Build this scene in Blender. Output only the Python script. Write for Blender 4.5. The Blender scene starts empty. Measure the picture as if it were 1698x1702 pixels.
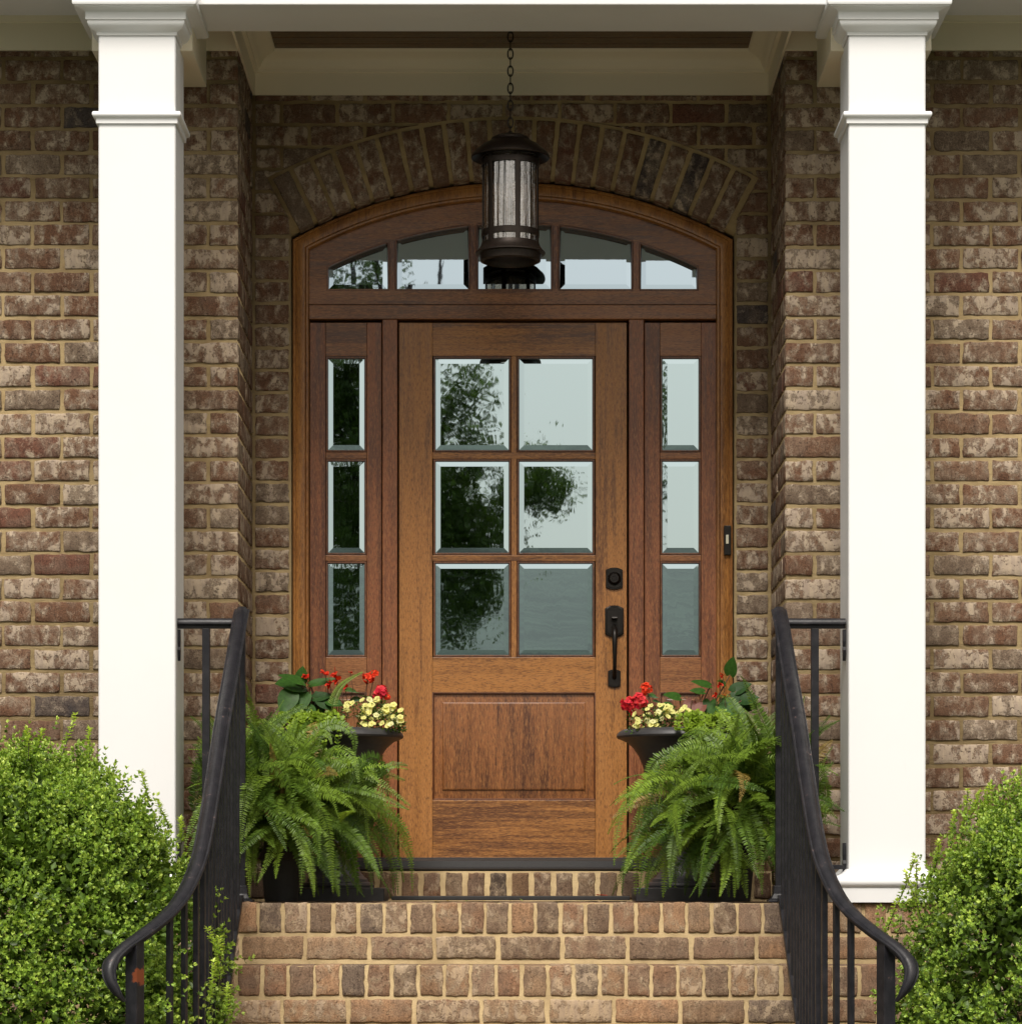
import bpy, bmesh, math, random
import numpy as np
from mathutils import Vector, Matrix, noise
R = math.radians
random.seed(7); rng = np.random.default_rng(7)
sc = bpy.context.scene
# ---------------------------------------------------------------- camera, sky, sun, exposure
CY, CZ, F = -12.05, 0.06, 5020.0
cam = bpy.data.cameras.new("camera"); cam_o = bpy.data.objects.new("camera", cam)
sc.collection.objects.link(cam_o); sc.camera = cam_o
cam_o.location = (0, CY, CZ); cam_o.rotation_euler = (R(90), 0, 0)
cam.sensor_fit = 'HORIZONTAL'; cam.sensor_width = 36; cam.lens = 36*F/1698
cam.shift_y = (1472-851)/1698; cam.shift_x = -1/1698
cam.clip_start = .1; cam.clip_end = 2000
SUN_EL, SUN_AZ = 53, -12      # degrees above the horizon; from straight in front of the house, a little from the left
world = bpy.data.worlds.new("World"); sc.world = world; world.use_nodes = True
wn = world.node_tree; wn.nodes.clear()
w_out = wn.nodes.new('ShaderNodeOutputWorld'); w_bg = wn.nodes.new('ShaderNodeBackground')
sky = wn.nodes.new('ShaderNodeTexSky'); sky.sky_type = 'NISHITA'; sky.sun_disc = False
sky.sun_elevation = R(SUN_EL); sky.sun_rotation = R(180+SUN_AZ); sky.dust_density = 3.5; sky.ozone_density = .6; sky.air_density = 1.0
w_hs = wn.nodes.new('ShaderNodeHueSaturation'); w_hs.inputs['Saturation'].default_value = .30
w_bg.inputs['Strength'].default_value = .135
wn.links.new(sky.outputs[0], w_hs.inputs['Color']); w_mx = wn.nodes.new('ShaderNodeMix'); w_mx.data_type = 'RGBA'; w_mx.blend_type = 'MULTIPLY'; w_mx.inputs[0].default_value = 1; w_mx.inputs[7].default_value = (1.0, .93, .82, 1)
wn.links.new(w_hs.outputs[0], w_mx.inputs[6]); wn.links.new(w_mx.outputs[2], w_bg.inputs['Color']); wn.links.new(w_bg.outputs[0], w_out.inputs['Surface'])
sun = bpy.data.lights.new("sun", 'SUN'); sun.energy = 2.9; sun.angle = R(22); sun.color = (1, .95, .88)
sun_o = bpy.data.objects.new("sun", sun); sc.collection.objects.link(sun_o)
d = Vector((math.sin(R(SUN_AZ))*math.cos(R(SUN_EL)), -math.cos(R(SUN_AZ))*math.cos(R(SUN_EL)), math.sin(R(SUN_EL))))
sun_o.rotation_euler = d.to_track_quat('Z', 'Y').to_euler(); sun_o.location = (0, -20, 20)
sc.view_settings.view_transform = 'Standard'; sc.view_settings.look = 'None'
sc.view_settings.exposure = 0.27; sc.view_settings.gamma = 1
# ---------------------------------------------------------------- helpers
def P(px, py, y):                       # a point at depth y measured off the photograph
    s = F/(y-CY); return Vector(((px-850)/s, y, CZ+(1472-py)/s))
def S(y): return F/(y-CY)
class MB:
    def __init__(s): s.v=[]; s.f=[]; s.m=[]; s.t=[]; s.r=[]; s.tone=(.5,.5,.5,1); s.rnd=(0,0,0,1)
    def vert(s, p): s.v.append((p[0],p[1],p[2])); s.t.append(s.tone); s.r.append(s.rnd); return len(s.v)-1
    def face(s, idx, m=0): s.f.append(tuple(idx)); s.m.append(m)
    def box(s, x0,x1,y0,y1,z0,z1, m=0):
        a=[s.vert((x,y,z)) for z in (z0,z1) for y in (y0,y1) for x in (x0,x1)]
        for q in ((0,2,3,1),(4,5,7,6),(0,1,5,4),(2,6,7,3),(0,4,6,2),(1,3,7,5)): s.face([a[i] for i in q], m)
    def prism(s, pts, y0, y1, m=0):     # pts (x,z)
        a=[s.vert((p[0],y0,p[1])) for p in pts]; b=[s.vert((p[0],y1,p[1])) for p in pts]; n=len(pts)
        s.face(a, m); s.face(b[::-1], m)
        for i in range(n): s.face((a[i],b[i],b[(i+1)%n],a[(i+1)%n]), m)
    def rings(s, loops, m=0, cap0=False, cap1=False, closed=True, skip=()):
        L=[[s.vert(p) for p in lp] for lp in loops]; n=len(L[0])
        for a,b in zip(L,L[1:]):
            for i in range(n if closed else n-1):
                if i in skip: continue
                s.face((a[i],a[(i+1)%n],b[(i+1)%n],b[i]), m)
        if cap0: s.face(L[0][::-1], m)
        if cap1: s.face(L[-1], m)
    def lathe(s, prof, cx, cy, n=40, m=0, cap0=True, cap1=True):
        s.rings([[(cx+r*math.cos(2*math.pi*k/n), cy+r*math.sin(2*math.pi*k/n), z) for k in range(n)] for r,z in prof], m, cap0, cap1)
    def sweep(s, pts, prof, scales=None, m=0, up=Vector((0,0,1)), cap=True):
        pts=[Vector(p) for p in pts]; loops=[]
        for i,p in enumerate(pts):
            t=(pts[min(i+1,len(pts)-1)]-pts[max(i-1,0)]).normalized()
            u=t.cross(up); u = u.normalized() if u.length>1e-4 else Vector((1,0,0)); w=u.cross(t)
            k=scales[i] if scales else 1
            loops.append([p+u*(a*k)+w*(b*k) for a,b in prof])
        s.rings(loops, m, cap, cap)
    def tube(s, pts, r, n=8, scales=None, m=0):
        pr=[(r*math.cos(2*math.pi*k/n), r*math.sin(2*math.pi*k/n)) for k in range(n)]
        dv=(Vector(pts[-1])-Vector(pts[0])).normalized()
        s.sweep(pts, pr, scales, m, up=Vector((0,1,0)) if abs(dv.z)>.8 else Vector((0,0,1)))
def sqring(cx, cy, h, z, c=.003):       # chamfered square loop
    return [(cx+a*h-b1*c, cy+b*h-b2*c, z) for a,b,b1,b2 in ((-1,-1,-1,0),(1,-1,1,0),(1,-1,0,-1),(1,1,0,1),(1,1,1,0),(-1,1,-1,0),(-1,1,0,1),(-1,-1,0,-1))]
def inset(poly, dd):                    # convex polygon, clockwise or not
    n=len(poly); A=sum(poly[i][0]*poly[(i+1)%n][1]-poly[(i+1)%n][0]*poly[i][1] for i in range(n)); sg=1 if A>0 else -1
    E=[]
    for i in range(n):
        (x0,z0),(x1,z1)=poly[i],poly[(i+1)%n]; L=math.hypot(x1-x0,z1-z0) or 1e-9
        nx,nz=-(z1-z0)/L*sg,(x1-x0)/L*sg; E.append((nx,nz,nx*x0+nz*z0+dd))
    out=[]
    for i in range(n):
        a,b,c=E[i-1]; d_,e,f=E[i]; D=a*e-b*d_
        if abs(D)<1e-7: out.append((poly[i][0]+a*dd, poly[i][1]+b*dd))
        else: out.append(((c*e-b*f)/D,(a*f-c*d_)/D))
    return out
def loops_of(poly, prof): return [[(x,y,z) for x,z in inset(poly,i)] for i,y in prof]
def rect(x0,x1,z0,z1): return [(x0,z0),(x1,z0),(x1,z1),(x0,z1)]
def thing(name, label, cat, loc=(0,0,0), group=None):
    o=bpy.data.objects.new(name,None); sc.collection.objects.link(o); o.location=loc; o.empty_display_size=.1
    o['label']=label; o['category']=cat
    if group: o['group']=group
    return o
def sub(name, parent, loc=(0,0,0)):
    o=bpy.data.objects.new(name,None); sc.collection.objects.link(o); o.parent=parent; o.location=loc; o.empty_display_size=.05; return o
def wloc(o):
    v=Vector((0,0,0))
    while o: v+=o.location; o=o.parent
    return v
def obj(name, mb, mats, parent=None, smooth=False, bevel=0, label=None, kind=None, weld=False, origin=None):
    if not isinstance(mats,(list,tuple)): mats=[mats]
    off = Vector(origin) if origin is not None else (wloc(parent) if parent else Vector((0,0,0)))
    me=bpy.data.meshes.new(name); me.from_pydata([(a-off.x,b-off.y,c-off.z) for a,b,c in mb.v],[],mb.f)
    for m in mats: me.materials.append(m)
    if len(mats)>1: me.polygons.foreach_set('material_index', mb.m)
    for nm,src in (('tone',mb.t),('rnd',mb.r)):
        at=me.attributes.new(nm,'FLOAT_COLOR','POINT'); at.data.foreach_set('color', np.array(src,dtype=np.float32).ravel())
    if smooth: me.polygons.foreach_set('use_smooth',[True]*len(me.polygons))
    me.validate(); bm=bmesh.new(); bm.from_mesh(me); bmesh.ops.recalc_face_normals(bm,faces=bm.faces) if not weld else None
    if not weld: bm.to_mesh(me)
    bm.free()
    if smooth and smooth!='all': me.set_sharp_from_angle(angle=R(38))
    o=bpy.data.objects.new(name,me); sc.collection.objects.link(o)
    if origin is not None: o.location = off-(wloc(parent) if parent else Vector((0,0,0)))
    if parent: o.parent=parent
    if bevel:
        b=o.modifiers.new('bevel','BEVEL'); b.width=bevel; b.segments=2; b.limit_method='ANGLE'; b.angle_limit=R(40)
    if label: o['label']=label
    if kind: o['kind']=kind
    return o
# ---------------------------------------------------------------- materials
class N:
    def __init__(s,name):
        s.mat=bpy.data.materials.new(name); s.mat.use_nodes=True; s.t=s.mat.node_tree; s.t.nodes.clear()
        s.out=s.n('ShaderNodeOutputMaterial'); s.b=s.n('ShaderNodeBsdfPrincipled'); s.l(s.b.outputs[0],s.out.inputs[0])
    def n(s,t,**k):
        x=s.t.nodes.new(t)
        for a,b in k.items(): setattr(x,a,b)
        return x
    def l(s,a,b): s.t.links.new(a,b)
    def put(s,sock,v):
        if hasattr(v,'is_output'): s.l(v,sock)
        else: sock.default_value=v
    def math(s,op,a,b=0.0,c=None,clamp=False):
        x=s.n('ShaderNodeMath',operation=op,use_clamp=clamp); s.put(x.inputs[0],a); s.put(x.inputs[1],b)
        if c is not None: s.put(x.inputs[2],c)
        return x.outputs[0]
    def mix(s,f,a,b,mode='MIX'):
        x=s.n('ShaderNodeMix',data_type='RGBA',blend_type=mode); s.put(x.inputs[0],f); s.put(x.inputs[6],a if hasattr(a,'is_output') else (*a,1)); s.put(x.inputs[7],b if hasattr(b,'is_output') else (*b,1)); return x.outputs[2]
    def ramp(s,f,a,b,lo=0.,hi=1.):
        x=s.n('ShaderNodeMapRange',interpolation_type='SMOOTHSTEP'); s.put(x.inputs[0],f); s.put(x.inputs[1],a); s.put(x.inputs[2],b); s.put(x.inputs[3],lo); s.put(x.inputs[4],hi); return x.outputs[0]
    def noise(s,vec,sc_,det=4,rough=.55,dist=0.,out=0):
        x=s.n('ShaderNodeTexNoise'); s.put(x.inputs['Vector'],vec); s.put(x.inputs['Scale'],sc_); x.inputs['Detail'].default_value=det; x.inputs['Roughness'].default_value=rough; x.inputs['Distortion'].default_value=dist; return x.outputs[out]
    def coord(s,scale=(1,1,1),off=None):
        c=s.n('ShaderNodeTexCoord').outputs['Object']
        if off is not None:
            a=s.n('ShaderNodeVectorMath',operation='ADD'); s.l(c,a.inputs[0]); s.l(off,a.inputs[1]); c=a.outputs[0]
        m=s.n('ShaderNodeMapping'); s.l(c,m.inputs[0]); m.inputs['Scale'].default_value=scale; return m.outputs[0]
    def bump(s,h,st=.3,dist=.01,prev=None):
        x=s.n('ShaderNodeBump'); x.inputs['Strength'].default_value=st; x.inputs['Distance'].default_value=dist; s.l(h,x.inputs['Height'])
        if prev: s.l(prev,x.inputs['Normal'])
        return x.outputs[0]
    def attr(s,nm): return s.n('ShaderNodeAttribute',attribute_name=nm)
    def sep(s,c):
        x=s.n('ShaderNodeSeparateColor'); s.l(c,x.inputs[0]); return x.outputs
    def fin(s,col=None,rough=.5,normal=None,**k):
        if col is not None: s.put(s.b.inputs['Base Color'],col if hasattr(col,'is_output') else (*col,1))
        s.put(s.b.inputs['Roughness'],rough)
        if normal: s.l(normal,s.b.inputs['Normal'])
        for a,b in k.items(): s.put(s.b.inputs[a.replace('_',' ')],b)
        return s.mat
def m_brick(name, lime=(.47,.375,.275), lime_amt=.88, pit_dark=.5):
    g=N(name); rn=g.attr('rnd'); r,w,b=g.sep(rn.outputs['Color'])[:3]; tone=g.attr('tone').outputs['Color']
    k=g.n('ShaderNodeVectorMath',operation='SCALE'); k.inputs[0].default_value=(17,29,23); g.l(r,k.inputs['Scale'])
    v=g.coord((1,1,.75),k.outputs[0]); v2=g.coord((1,1,1),k.outputs[0])
    n1=g.noise(v,25,9,.66,.22); n2=g.noise(v2,210,4,.7); n3=g.noise(v2,13,3,.5); n4=g.noise(g.coord((1,1,.22),k.outputs[0]),60,4,.6)
    f=g.math('ADD',n1,g.math('MULTIPLY',g.math('SUBTRACT',n2,.5),.22))
    t=g.math('SUBTRACT',.72,g.math('MULTIPLY',w,.36))
    mask=g.ramp(f,t,g.math('ADD',t,.05))
    base=g.mix(g.ramp(n3,.45,.6,0,.75),tone,g.mix(.5,tone,(.20,.15,.11)))
    base=g.mix(g.ramp(n4,.35,.65,0,.45),base,g.mix(.55,base,(.05,.025,.02)))
    base=g.mix(1.,base,g.n('ShaderNodeCombineColor').outputs[0],'MIX') if False else base
    br=g.ramp(n2,.3,.7,.62,1.3); x=g.n('ShaderNodeVectorMath',operation='SCALE'); g.l(base,x.inputs[0]); g.l(br,x.inputs['Scale']); base=x.outputs[0]
    pits=g.ramp(g.noise(v2,95,3,.7),.60,.68)
    lc=g.mix(g.ramp(n4,.35,.65),lime,g.mix(.5,lime,(.28,.22,.19)))
    m2=g.math('MULTIPLY',mask,g.math('SUBTRACT',lime_amt,g.math('MULTIPLY',pits,.6)))
    thin=g.math('MULTIPLY',g.ramp(f,g.math('SUBTRACT',t,.10),t),.28)
    col=g.mix(thin,base,lime); col=g.mix(m2,col,lc)
    col=g.mix(g.math('MULTIPLY',pits,pit_dark),col,(.045,.03,.025))  # pits coloured darker than the face
    h=g.math('ADD',g.math('MULTIPLY',mask,.5),g.math('ADD',g.math('MULTIPLY',n2,.6),g.math('MULTIPLY',n1,.9)))
    return g.fin(col,.93,g.bump(g.math('SUBTRACT',h,g.math('MULTIPLY',pits,.9)),.8,.004),Specular_IOR_Level=.25)
def m_mortar(name, a=(.385,.29,.155), b=(.27,.195,.10)):
    g=N(name); v=g.coord(); n1=g.noise(v,9,5,.6); n2=g.noise(v,240,3,.7); n3=g.noise(g.coord((.5,.5,2)),40,5,.6,.4)
    col=g.mix(g.ramp(n1,.35,.68),a,b); col=g.mix(g.ramp(n2,.55,.75,0,.35),col,(.22,.16,.09)); col=g.mix(g.ramp(n3,.6,.75,0,.4),col,(.2,.15,.09))
    return g.fin(col,.95,g.bump(g.math('ADD',g.math('MULTIPLY',n2,.35),n3),.6,.006),Specular_IOR_Level=.15)
def m_wood(name, axis='z', hi=(.37,.155,.038), lo=(.095,.033,.012), coat=.22):
    g=N(name); oi=g.n('ShaderNodeObjectInfo').outputs['Random']
    k=g.n('ShaderNodeVectorMath',operation='SCALE'); k.inputs[0].default_value=(41,13,57); g.l(oi,k.inputs['Scale'])
    s1={'z':(1,1,.045),'x':(.045,1,1)}[axis]; s2={'z':(1,1,.13),'x':(.13,1,1)}[axis]
    v=g.coord(s1,k.outputs[0]); va=g.coord(s2,k.outputs[0])
    fine=g.noise(va,300,4,.7,.3); mid=g.noise(v,60,4,.6,.8); big=g.noise(va,11,3,.55,1.2); pore=g.noise(va,420,2,.6)
    f=g.math('ADD',g.math('MULTIPLY',mid,.5),g.math('ADD',g.math('MULTIPLY',big,.35),g.math('MULTIPLY',fine,.25)))
    f=g.math('ADD',f,g.math('MULTIPLY',g.math('SUBTRACT',oi,.5),.10))
    f=g.math('ADD',f,g.math('MULTIPLY',g.math('SUBTRACT',g.noise(g.coord({'z':(1,1,.25),'x':(.25,1,1)}[axis],k.outputs[0]),5,3,.5),.5),.30))
    col=g.mix(g.ramp(f,.38,.66),lo,hi)
    col=g.mix(g.ramp(pore,.50,.62,0,.62),col,g.mix(.5,lo,(.02,.008,.004)))
    col=g.mix(g.ramp(fine,.50,.66,0,.5),col,g.mix(.5,hi,(.5,.27,.10)))
    return g.fin(col,g.ramp(mid,.3,.7,.34,.5),g.bump(g.math('SUBTRACT',fine,g.math('MULTIPLY',pore,.7)),.12,.002),Coat_Weight=coat,Coat_Roughness=.25,Specular_IOR_Level=.4)
def m_paint(name, c, rough=.45, dirt=.06, bump=.05):
    g=N(name); v=g.coord(); n1=g.noise(v,3,5,.6); n2=g.noise(g.coord((1,1,.15)),50,4,.6)
    col=g.mix(g.ramp(n1,.4,.75,0,dirt*2),c,tuple(x*.8 for x in c)); col=g.mix(g.ramp(n2,.62,.8,0,dirt*1.5),col,tuple(x*.62 for x in c))
    return g.fin(col,rough,g.bump(n2,bump,.002),Specular_IOR_Level=.4)
def m_iron(name):
    g=N(name); v=g.coord(); n1=g.noise(v,22,6,.65,.4); n2=g.noise(v,130,4,.6)
    wear=g.math('ADD',n1,g.math('MULTIPLY',g.math('SUBTRACT',n2,.5),.25))
    tn=g.sep(g.attr('rnd').outputs['Color']); edge=tn[1]; rust=tn[2]
    col=g.mix(g.ramp(n1,.35,.7),(.010,.010,.013),(.021,.020,.024))
    col=g.mix(g.math('MULTIPLY',g.ramp(wear,g.math('SUBTRACT',.72,g.math('MULTIPLY',edge,.20)),g.math('SUBTRACT',.78,g.math('MULTIPLY',edge,.20))),.75),col,(.15,.095,.085))
    col=g.mix(g.ramp(g.math('ADD',rust,g.math('MULTIPLY',g.math('SUBTRACT',n1,.5),1.1)),.42,.5),col,(.17,.045,.018))
    return g.fin(col,g.ramp(n2,.3,.7,.33,.5),g.bump(n2,.15,.002),Specular_IOR_Level=.3)
def m_leaf(name, rough=.42, trans=.3, spec=.4):
    g=N(name); tone=g.attr('tone').outputs['Color']; n=g.noise(g.coord(),90,3,.6)
    x=g.n('ShaderNodeVectorMath',operation='SCALE'); g.l(tone,x.inputs[0]); g.l(g.ramp(n,.3,.7,.78,1.15),x.inputs['Scale'])
    g.fin(x.outputs[0],rough,Specular_IOR_Level=spec)
    tr=g.n('ShaderNodeBsdfTranslucent'); y=g.n('ShaderNodeMix',data_type='RGBA',blend_type='MULTIPLY'); y.inputs[0].default_value=1; g.l(x.outputs[0],y.inputs[6]); y.inputs[7].default_value=(1.25,1.2,.55,1); g.l(y.outputs[2],tr.inputs[0])
    ms=g.n('ShaderNodeMixShader'); ms.inputs[0].default_value=trans; g.l(g.b.outputs[0],ms.inputs[1]); g.l(tr.outputs[0],ms.inputs[2]); g.l(ms.outputs[0],g.out.inputs[0])
    return g.mat
def m_simple(name,c,rough=.5,metal=0,**k):
    g=N(name); n=g.noise(g.coord(),45,4,.6); col=g.mix(g.ramp(n,.35,.7),c,tuple(x*.75 for x in c)); return g.fin(col,rough,g.bump(n,.05,.002),Metallic=metal,**k)
def m_glass(name,c,wav=.05):
    g=N(name); n=g.noise(g.coord((1,1,.45)),9,3,.55,.6); n2=g.noise(g.coord(),2.5,2,.5)
    return g.fin(c,.012,g.bump(g.math('ADD',n,g.math('MULTIPLY',n2,3)),wav,.0025),Metallic=1.)
BR_W=m_brick('tumbled_brick'); BR_S=m_brick('step_brick',(.50,.38,.25),.62,.35); MO=m_mortar('sand_mortar'); MO_S=m_mortar('step_mortar',(.43,.325,.18),(.31,.225,.12))
WV=m_wood('mahogany_vertical','z'); WH=m_wood('mahogany_horizontal','x')
WVR=m_wood('red_mahogany_vertical','z',(.26,.088,.032),(.085,.027,.013)); WHR=m_wood('red_mahogany_horizontal','x',(.29,.115,.040),(.095,.034,.014))
WC=m_wood('casing_wood','z',(.38,.165,.040),(.16,.062,.018)); WP=m_wood('panel_mahogany','z',(.26,.095,.026),(.062,.020,.009)); WB=m_wood('bead_wood','z',(.16,.055,.022),(.075,.024,.012)); CEIL=m_wood('ceiling_stain','x',(.12,.062,.02),(.05,.025,.010),0.)
WHITE=m_paint('white_paint',(.77,.775,.785)); TRIM=m_paint('cream_trim_paint',(.80,.72,.56)); IRON=m_iron('black_iron')
HW=m_simple('oiled_bronze',(.018,.015,.013),.38,.6); LAMP=m_simple('dark_bronze',(.032,.022,.017),.45,.55); THR=m_simple('threshold_metal',(.010,.009,.010),.5,.0)
URN=m_simple('black_cast_iron',(.038,.037,.040),.48,0.); SOIL=m_simple('potting_soil',(.02,.014,.01),.95); RUB=m_simple('rubber',(.014,.014,.015),.7)
GLASS=m_glass('reflective_glass',(.42,.525,.565)); GLASS_T=m_glass('transom_glass',(.36,.45,.52),.02)
LEAF=m_leaf('leaf'); LEAF_G=m_leaf('glossy_leaf',.42,.18,.18); PETAL=m_leaf('petal',.6,.3,.2); STEM=m_simple('stem',(.10,.045,.02),.6); BARK=m_simple('bark',(.07,.05,.035),.9)
# ---------------------------------------------------------------- bricks
def brick(mb, fn, w, h, dep=.03, jit=.0034, nu=9, nv=4, tone=None, white=None, rd=.0035):
    """fn(u,v,d) -> world point, d = distance proud of the nominal face."""
    q=random.random()
    if tone is None:
        if q<.50: tone=(.152,.078,.046)
        elif q<.74: tone=(.168,.094,.058)
        elif q<.93: tone=(.165,.118,.082)
        elif q<.975: tone=(.155,.070,.046)
        else: tone=(.070,.058,.055)
        f=random.uniform(.88,1.15); tone=tuple(c*f for c in tone)
    if white is None: white=min(.82,max(.12,random.gauss(.55,.12))) if q<.95 else random.uniform(.1,.45)
    mb.tone=(*tone,1); mb.rnd=(random.random(),white,random.random(),1)
    us=[0,rd]+[rd+(w-2*rd)*i/(nu-1) for i in range(1,nu-1)]+[w-rd,w]; vs=[0,rd]+[rd+(h-2*rd)*i/(nv-1) for i in range(1,nv-1)]+[h-rd,h]
    NU,NV=len(us),len(vs); o=Vector((random.random()*90,random.random()*90,random.random()*90)); lift=random.uniform(-.0015,.002); tl=random.uniform(-.02,.02)
    G={}
    for i,u in enumerate(us):
        for j,v in enumerate(vs):
            bu=(i in (0,NU-1)); bv=(j in (0,NV-1)); uu,vv=u,v
            e=min(1,min(i,NU-1-i,j,NV-1-j)/1.0)
            k=noise.noise(o+Vector((u*38,v*38,0))); k2=noise.noise(o+Vector((u*110,v*110,7)))*1.25
            if i<=1: uu+=jit*(k+k2)
            if i>=NU-2: uu+=jit*(k-k2)
            if j<=1: vv+=jit*(k2+k)
            if j>=NV-2: vv+=jit*(k-k2)
            if bu and bv: uu+=(.0018 if i==0 else -.0018); vv+=(.0018 if j==0 else -.0018)
            dd=lift+tl*(v-h/2)*.4+.0016*k+.0008*k2-(0 if e>0 else .0022)
            G[i,j]=mb.vert(fn(uu,vv,dd))
    for i in range(NU-1):
        for j in range(NV-1): mb.face((G[i,j],G[i+1,j],G[i+1,j+1],G[i,j+1]),0)
    border=[(i,0) for i in range(NU)]+[(NU-1,j) for j in range(1,NV)]+[(i,NV-1) for i in range(NU-2,-1,-1)]+[(0,j) for j in range(NV-2,0,-1)]
    bk=[mb.vert(fn(min(max(us[i],.0015),w-.0015),min(max(vs[j],.0015),h-.0015),-dep)) for i,j in border]
    n=len(border)
    for a in range(n):
        b=(a+1)%n; mb.face((G[border[b]],G[border[a]],bk[a],bk[b]),0)
CP=.0891; BH=.0745; JT=CP-BH; BPX=.2216; ZM=2.474+JT/2     # course pitch, brick height, joint; ZM = top of a joint
NTOP=9; NBOT=42
def course_z(n): return ZM-n*CP      # bottom of course n's bricks (n may be negative)
def plane_fn(x0, z0, y, jx=None):
    def fn(u,v,d): return (x0+u, y-d, z0+v)
    return fn
GZ=-1.28; XH=1.0335; YF=-.64; REC=.0050
house=thing('brick_house','tumbled brown brick house front with white columns and an arched mahogany entrance','house',(0,0,GZ))
# facade walls, one each side of the entrance recess
for sd in (-1,1):
    mb=MB(); mb.box(*(sorted((sd*(XH+REC),sd*3.6))),YF+REC,.30,GZ,3.75,1)
    for n in range(-9,43):
        z0=course_z(n)
        if z0>3.20: continue
        start=0 if n%2 else -BPX/2; xx=start
        while xx<2.50:
            a=max(xx,0)+ (JT/2 if xx>0 else 0); b=min(xx+BPX,2.55)-JT/2; b+=random.uniform(-.003,.003)
            w=b-a
            x0=(XH+a) if sd>0 else -(XH+b)
            brick(mb,plane_fn(x0,z0+random.uniform(-.0015,.0015),YF),w,BH+random.uniform(-.002,.002),nu=9 if w>.15 else 6, dep=.03)
            xx+=BPX
        # the recess side face
        yy=YF+.012; first=True
        while yy<-.02:
            L=BPX/2 if (first and n%2==0) else BPX; e=min(yy+L-JT,-.008)
            if e-yy>.03:
                def fn(u,v,d,yy=yy,e=e,z0=z0): return (sd*(XH-d), (yy+u) if sd<0 else (e-u), z0+v)
                brick(mb,fn,e-yy,BH,nu=7)
            yy+=L; first=False
    obj('facade_wall',mb,[BR_W,MO],house,smooth='all')
# door wall with its brick arch
s8=S(.08); AC=(0.0045,CZ+(1472-1057.6)/s8); AR_OUT=755/s8; HALF=366/s8
s0=S(0.); ACZ0=CZ+(1472-1057.6)/s0; RI=765/s0; RE=860/s0; OPX=.889
mb=MB(); RX=RE+.012
def arc_pts(cx,cz,r,xh,n=28):           # from right end to left end
    a=math.asin(min(1,xh/r)); return [(cx+r*math.sin(a-2*a*i/n), cz+r*math.cos(a-2*a*i/n)) for i in range(n+1)]
RM=RI+.008; ap=arc_pts(AC[0],ACZ0,RM,OPX); zs=ap[0][1]
for x0,x1 in ((-XH-.03,AC[0]-OPX),(AC[0]+OPX,XH+.03)): mb.box(x0,x1,REC,.25,GZ,zs,1)
mb.prism([(XH+.03,zs),(XH+.03,3.75),(-XH-.03,3.75),(-XH-.03,zs)]+ap[::-1],REC,.25,1)
for n in range(-9,29):
    z0=course_z(n)
    if z0>3.20: continue
    if z0>zs-.02 :
        xx=-XH+.006-(BPX/2 if n%2 else 0)
        while xx<XH:
            a=max(xx,-XH+.006)+JT/2; b=min(xx+BPX,XH-.006)-JT/2
            if b-a>.03:
                corners=[math.hypot(x-AC[0],z-ACZ0) for x in (a,b) for z in (z0,z0+BH)]
                if max(corners)>RX+.012:
                    def fn(u,v,d,a=a,z0=z0):
                        x,z=a+u,z0+v; r=math.hypot(x-AC[0],z-ACZ0)
                        if r<RX: x=AC[0]+(x-AC[0])*RX/r; z=ACZ0+(z-ACZ0)*RX/r
                        return (x,-d,z)
                    cut=min(corners)<RX
                    brick(mb,fn,b-a,BH,nu=16 if cut else 9,nv=8 if cut else 4)
            xx+=BPX
    if z0<zs+.20:
        for sd in (-1,1):
            a,b=((-XH+.012,AC[0]-OPX-.004) if sd<0 else (AC[0]+OPX+.004,XH-.012))
            def fn(u,v,d,a=a,z0=z0,sd=sd):
                x,z=a+u,z0+v; ca=math.atan2(abs(x-AC[0]),z-ACZ0); r=math.hypot(x-AC[0],z-ACZ0)
                lim=.492
                if ca<lim:                      # cut along the skewback
                    z=ACZ0+abs(x-AC[0])/math.tan(lim)
                return (x,-d,z)
            zc=ACZ0+max(abs(a-AC[0]),abs(b-AC[0]))/math.tan(.5)
            if z0<zc-.02: brick(mb,fn,b-a,BH,nu=8,nv=6,dep=.10)
NVS=22; da=2*.486/NVS
for k in range(NVS):
    th0=-.486+k*da
    def fn(u,v,d,th0=th0):
        th=th0+(.012/RI*.5)+ (v/.0645)*(da-.017/RI) ; r=RI-.003+u; return (AC[0]+r*math.sin(th),-d,ACZ0+r*math.cos(th))
    brick(mb,fn,RE-RI,.0645,dep=.10,nu=10,jit=.002,white=random.uniform(.3,.62))  # less lime on arch bricks: the recess's shade put into their colour
obj('entrance_wall',mb,[BR_W,MO],house,smooth='all')
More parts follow.
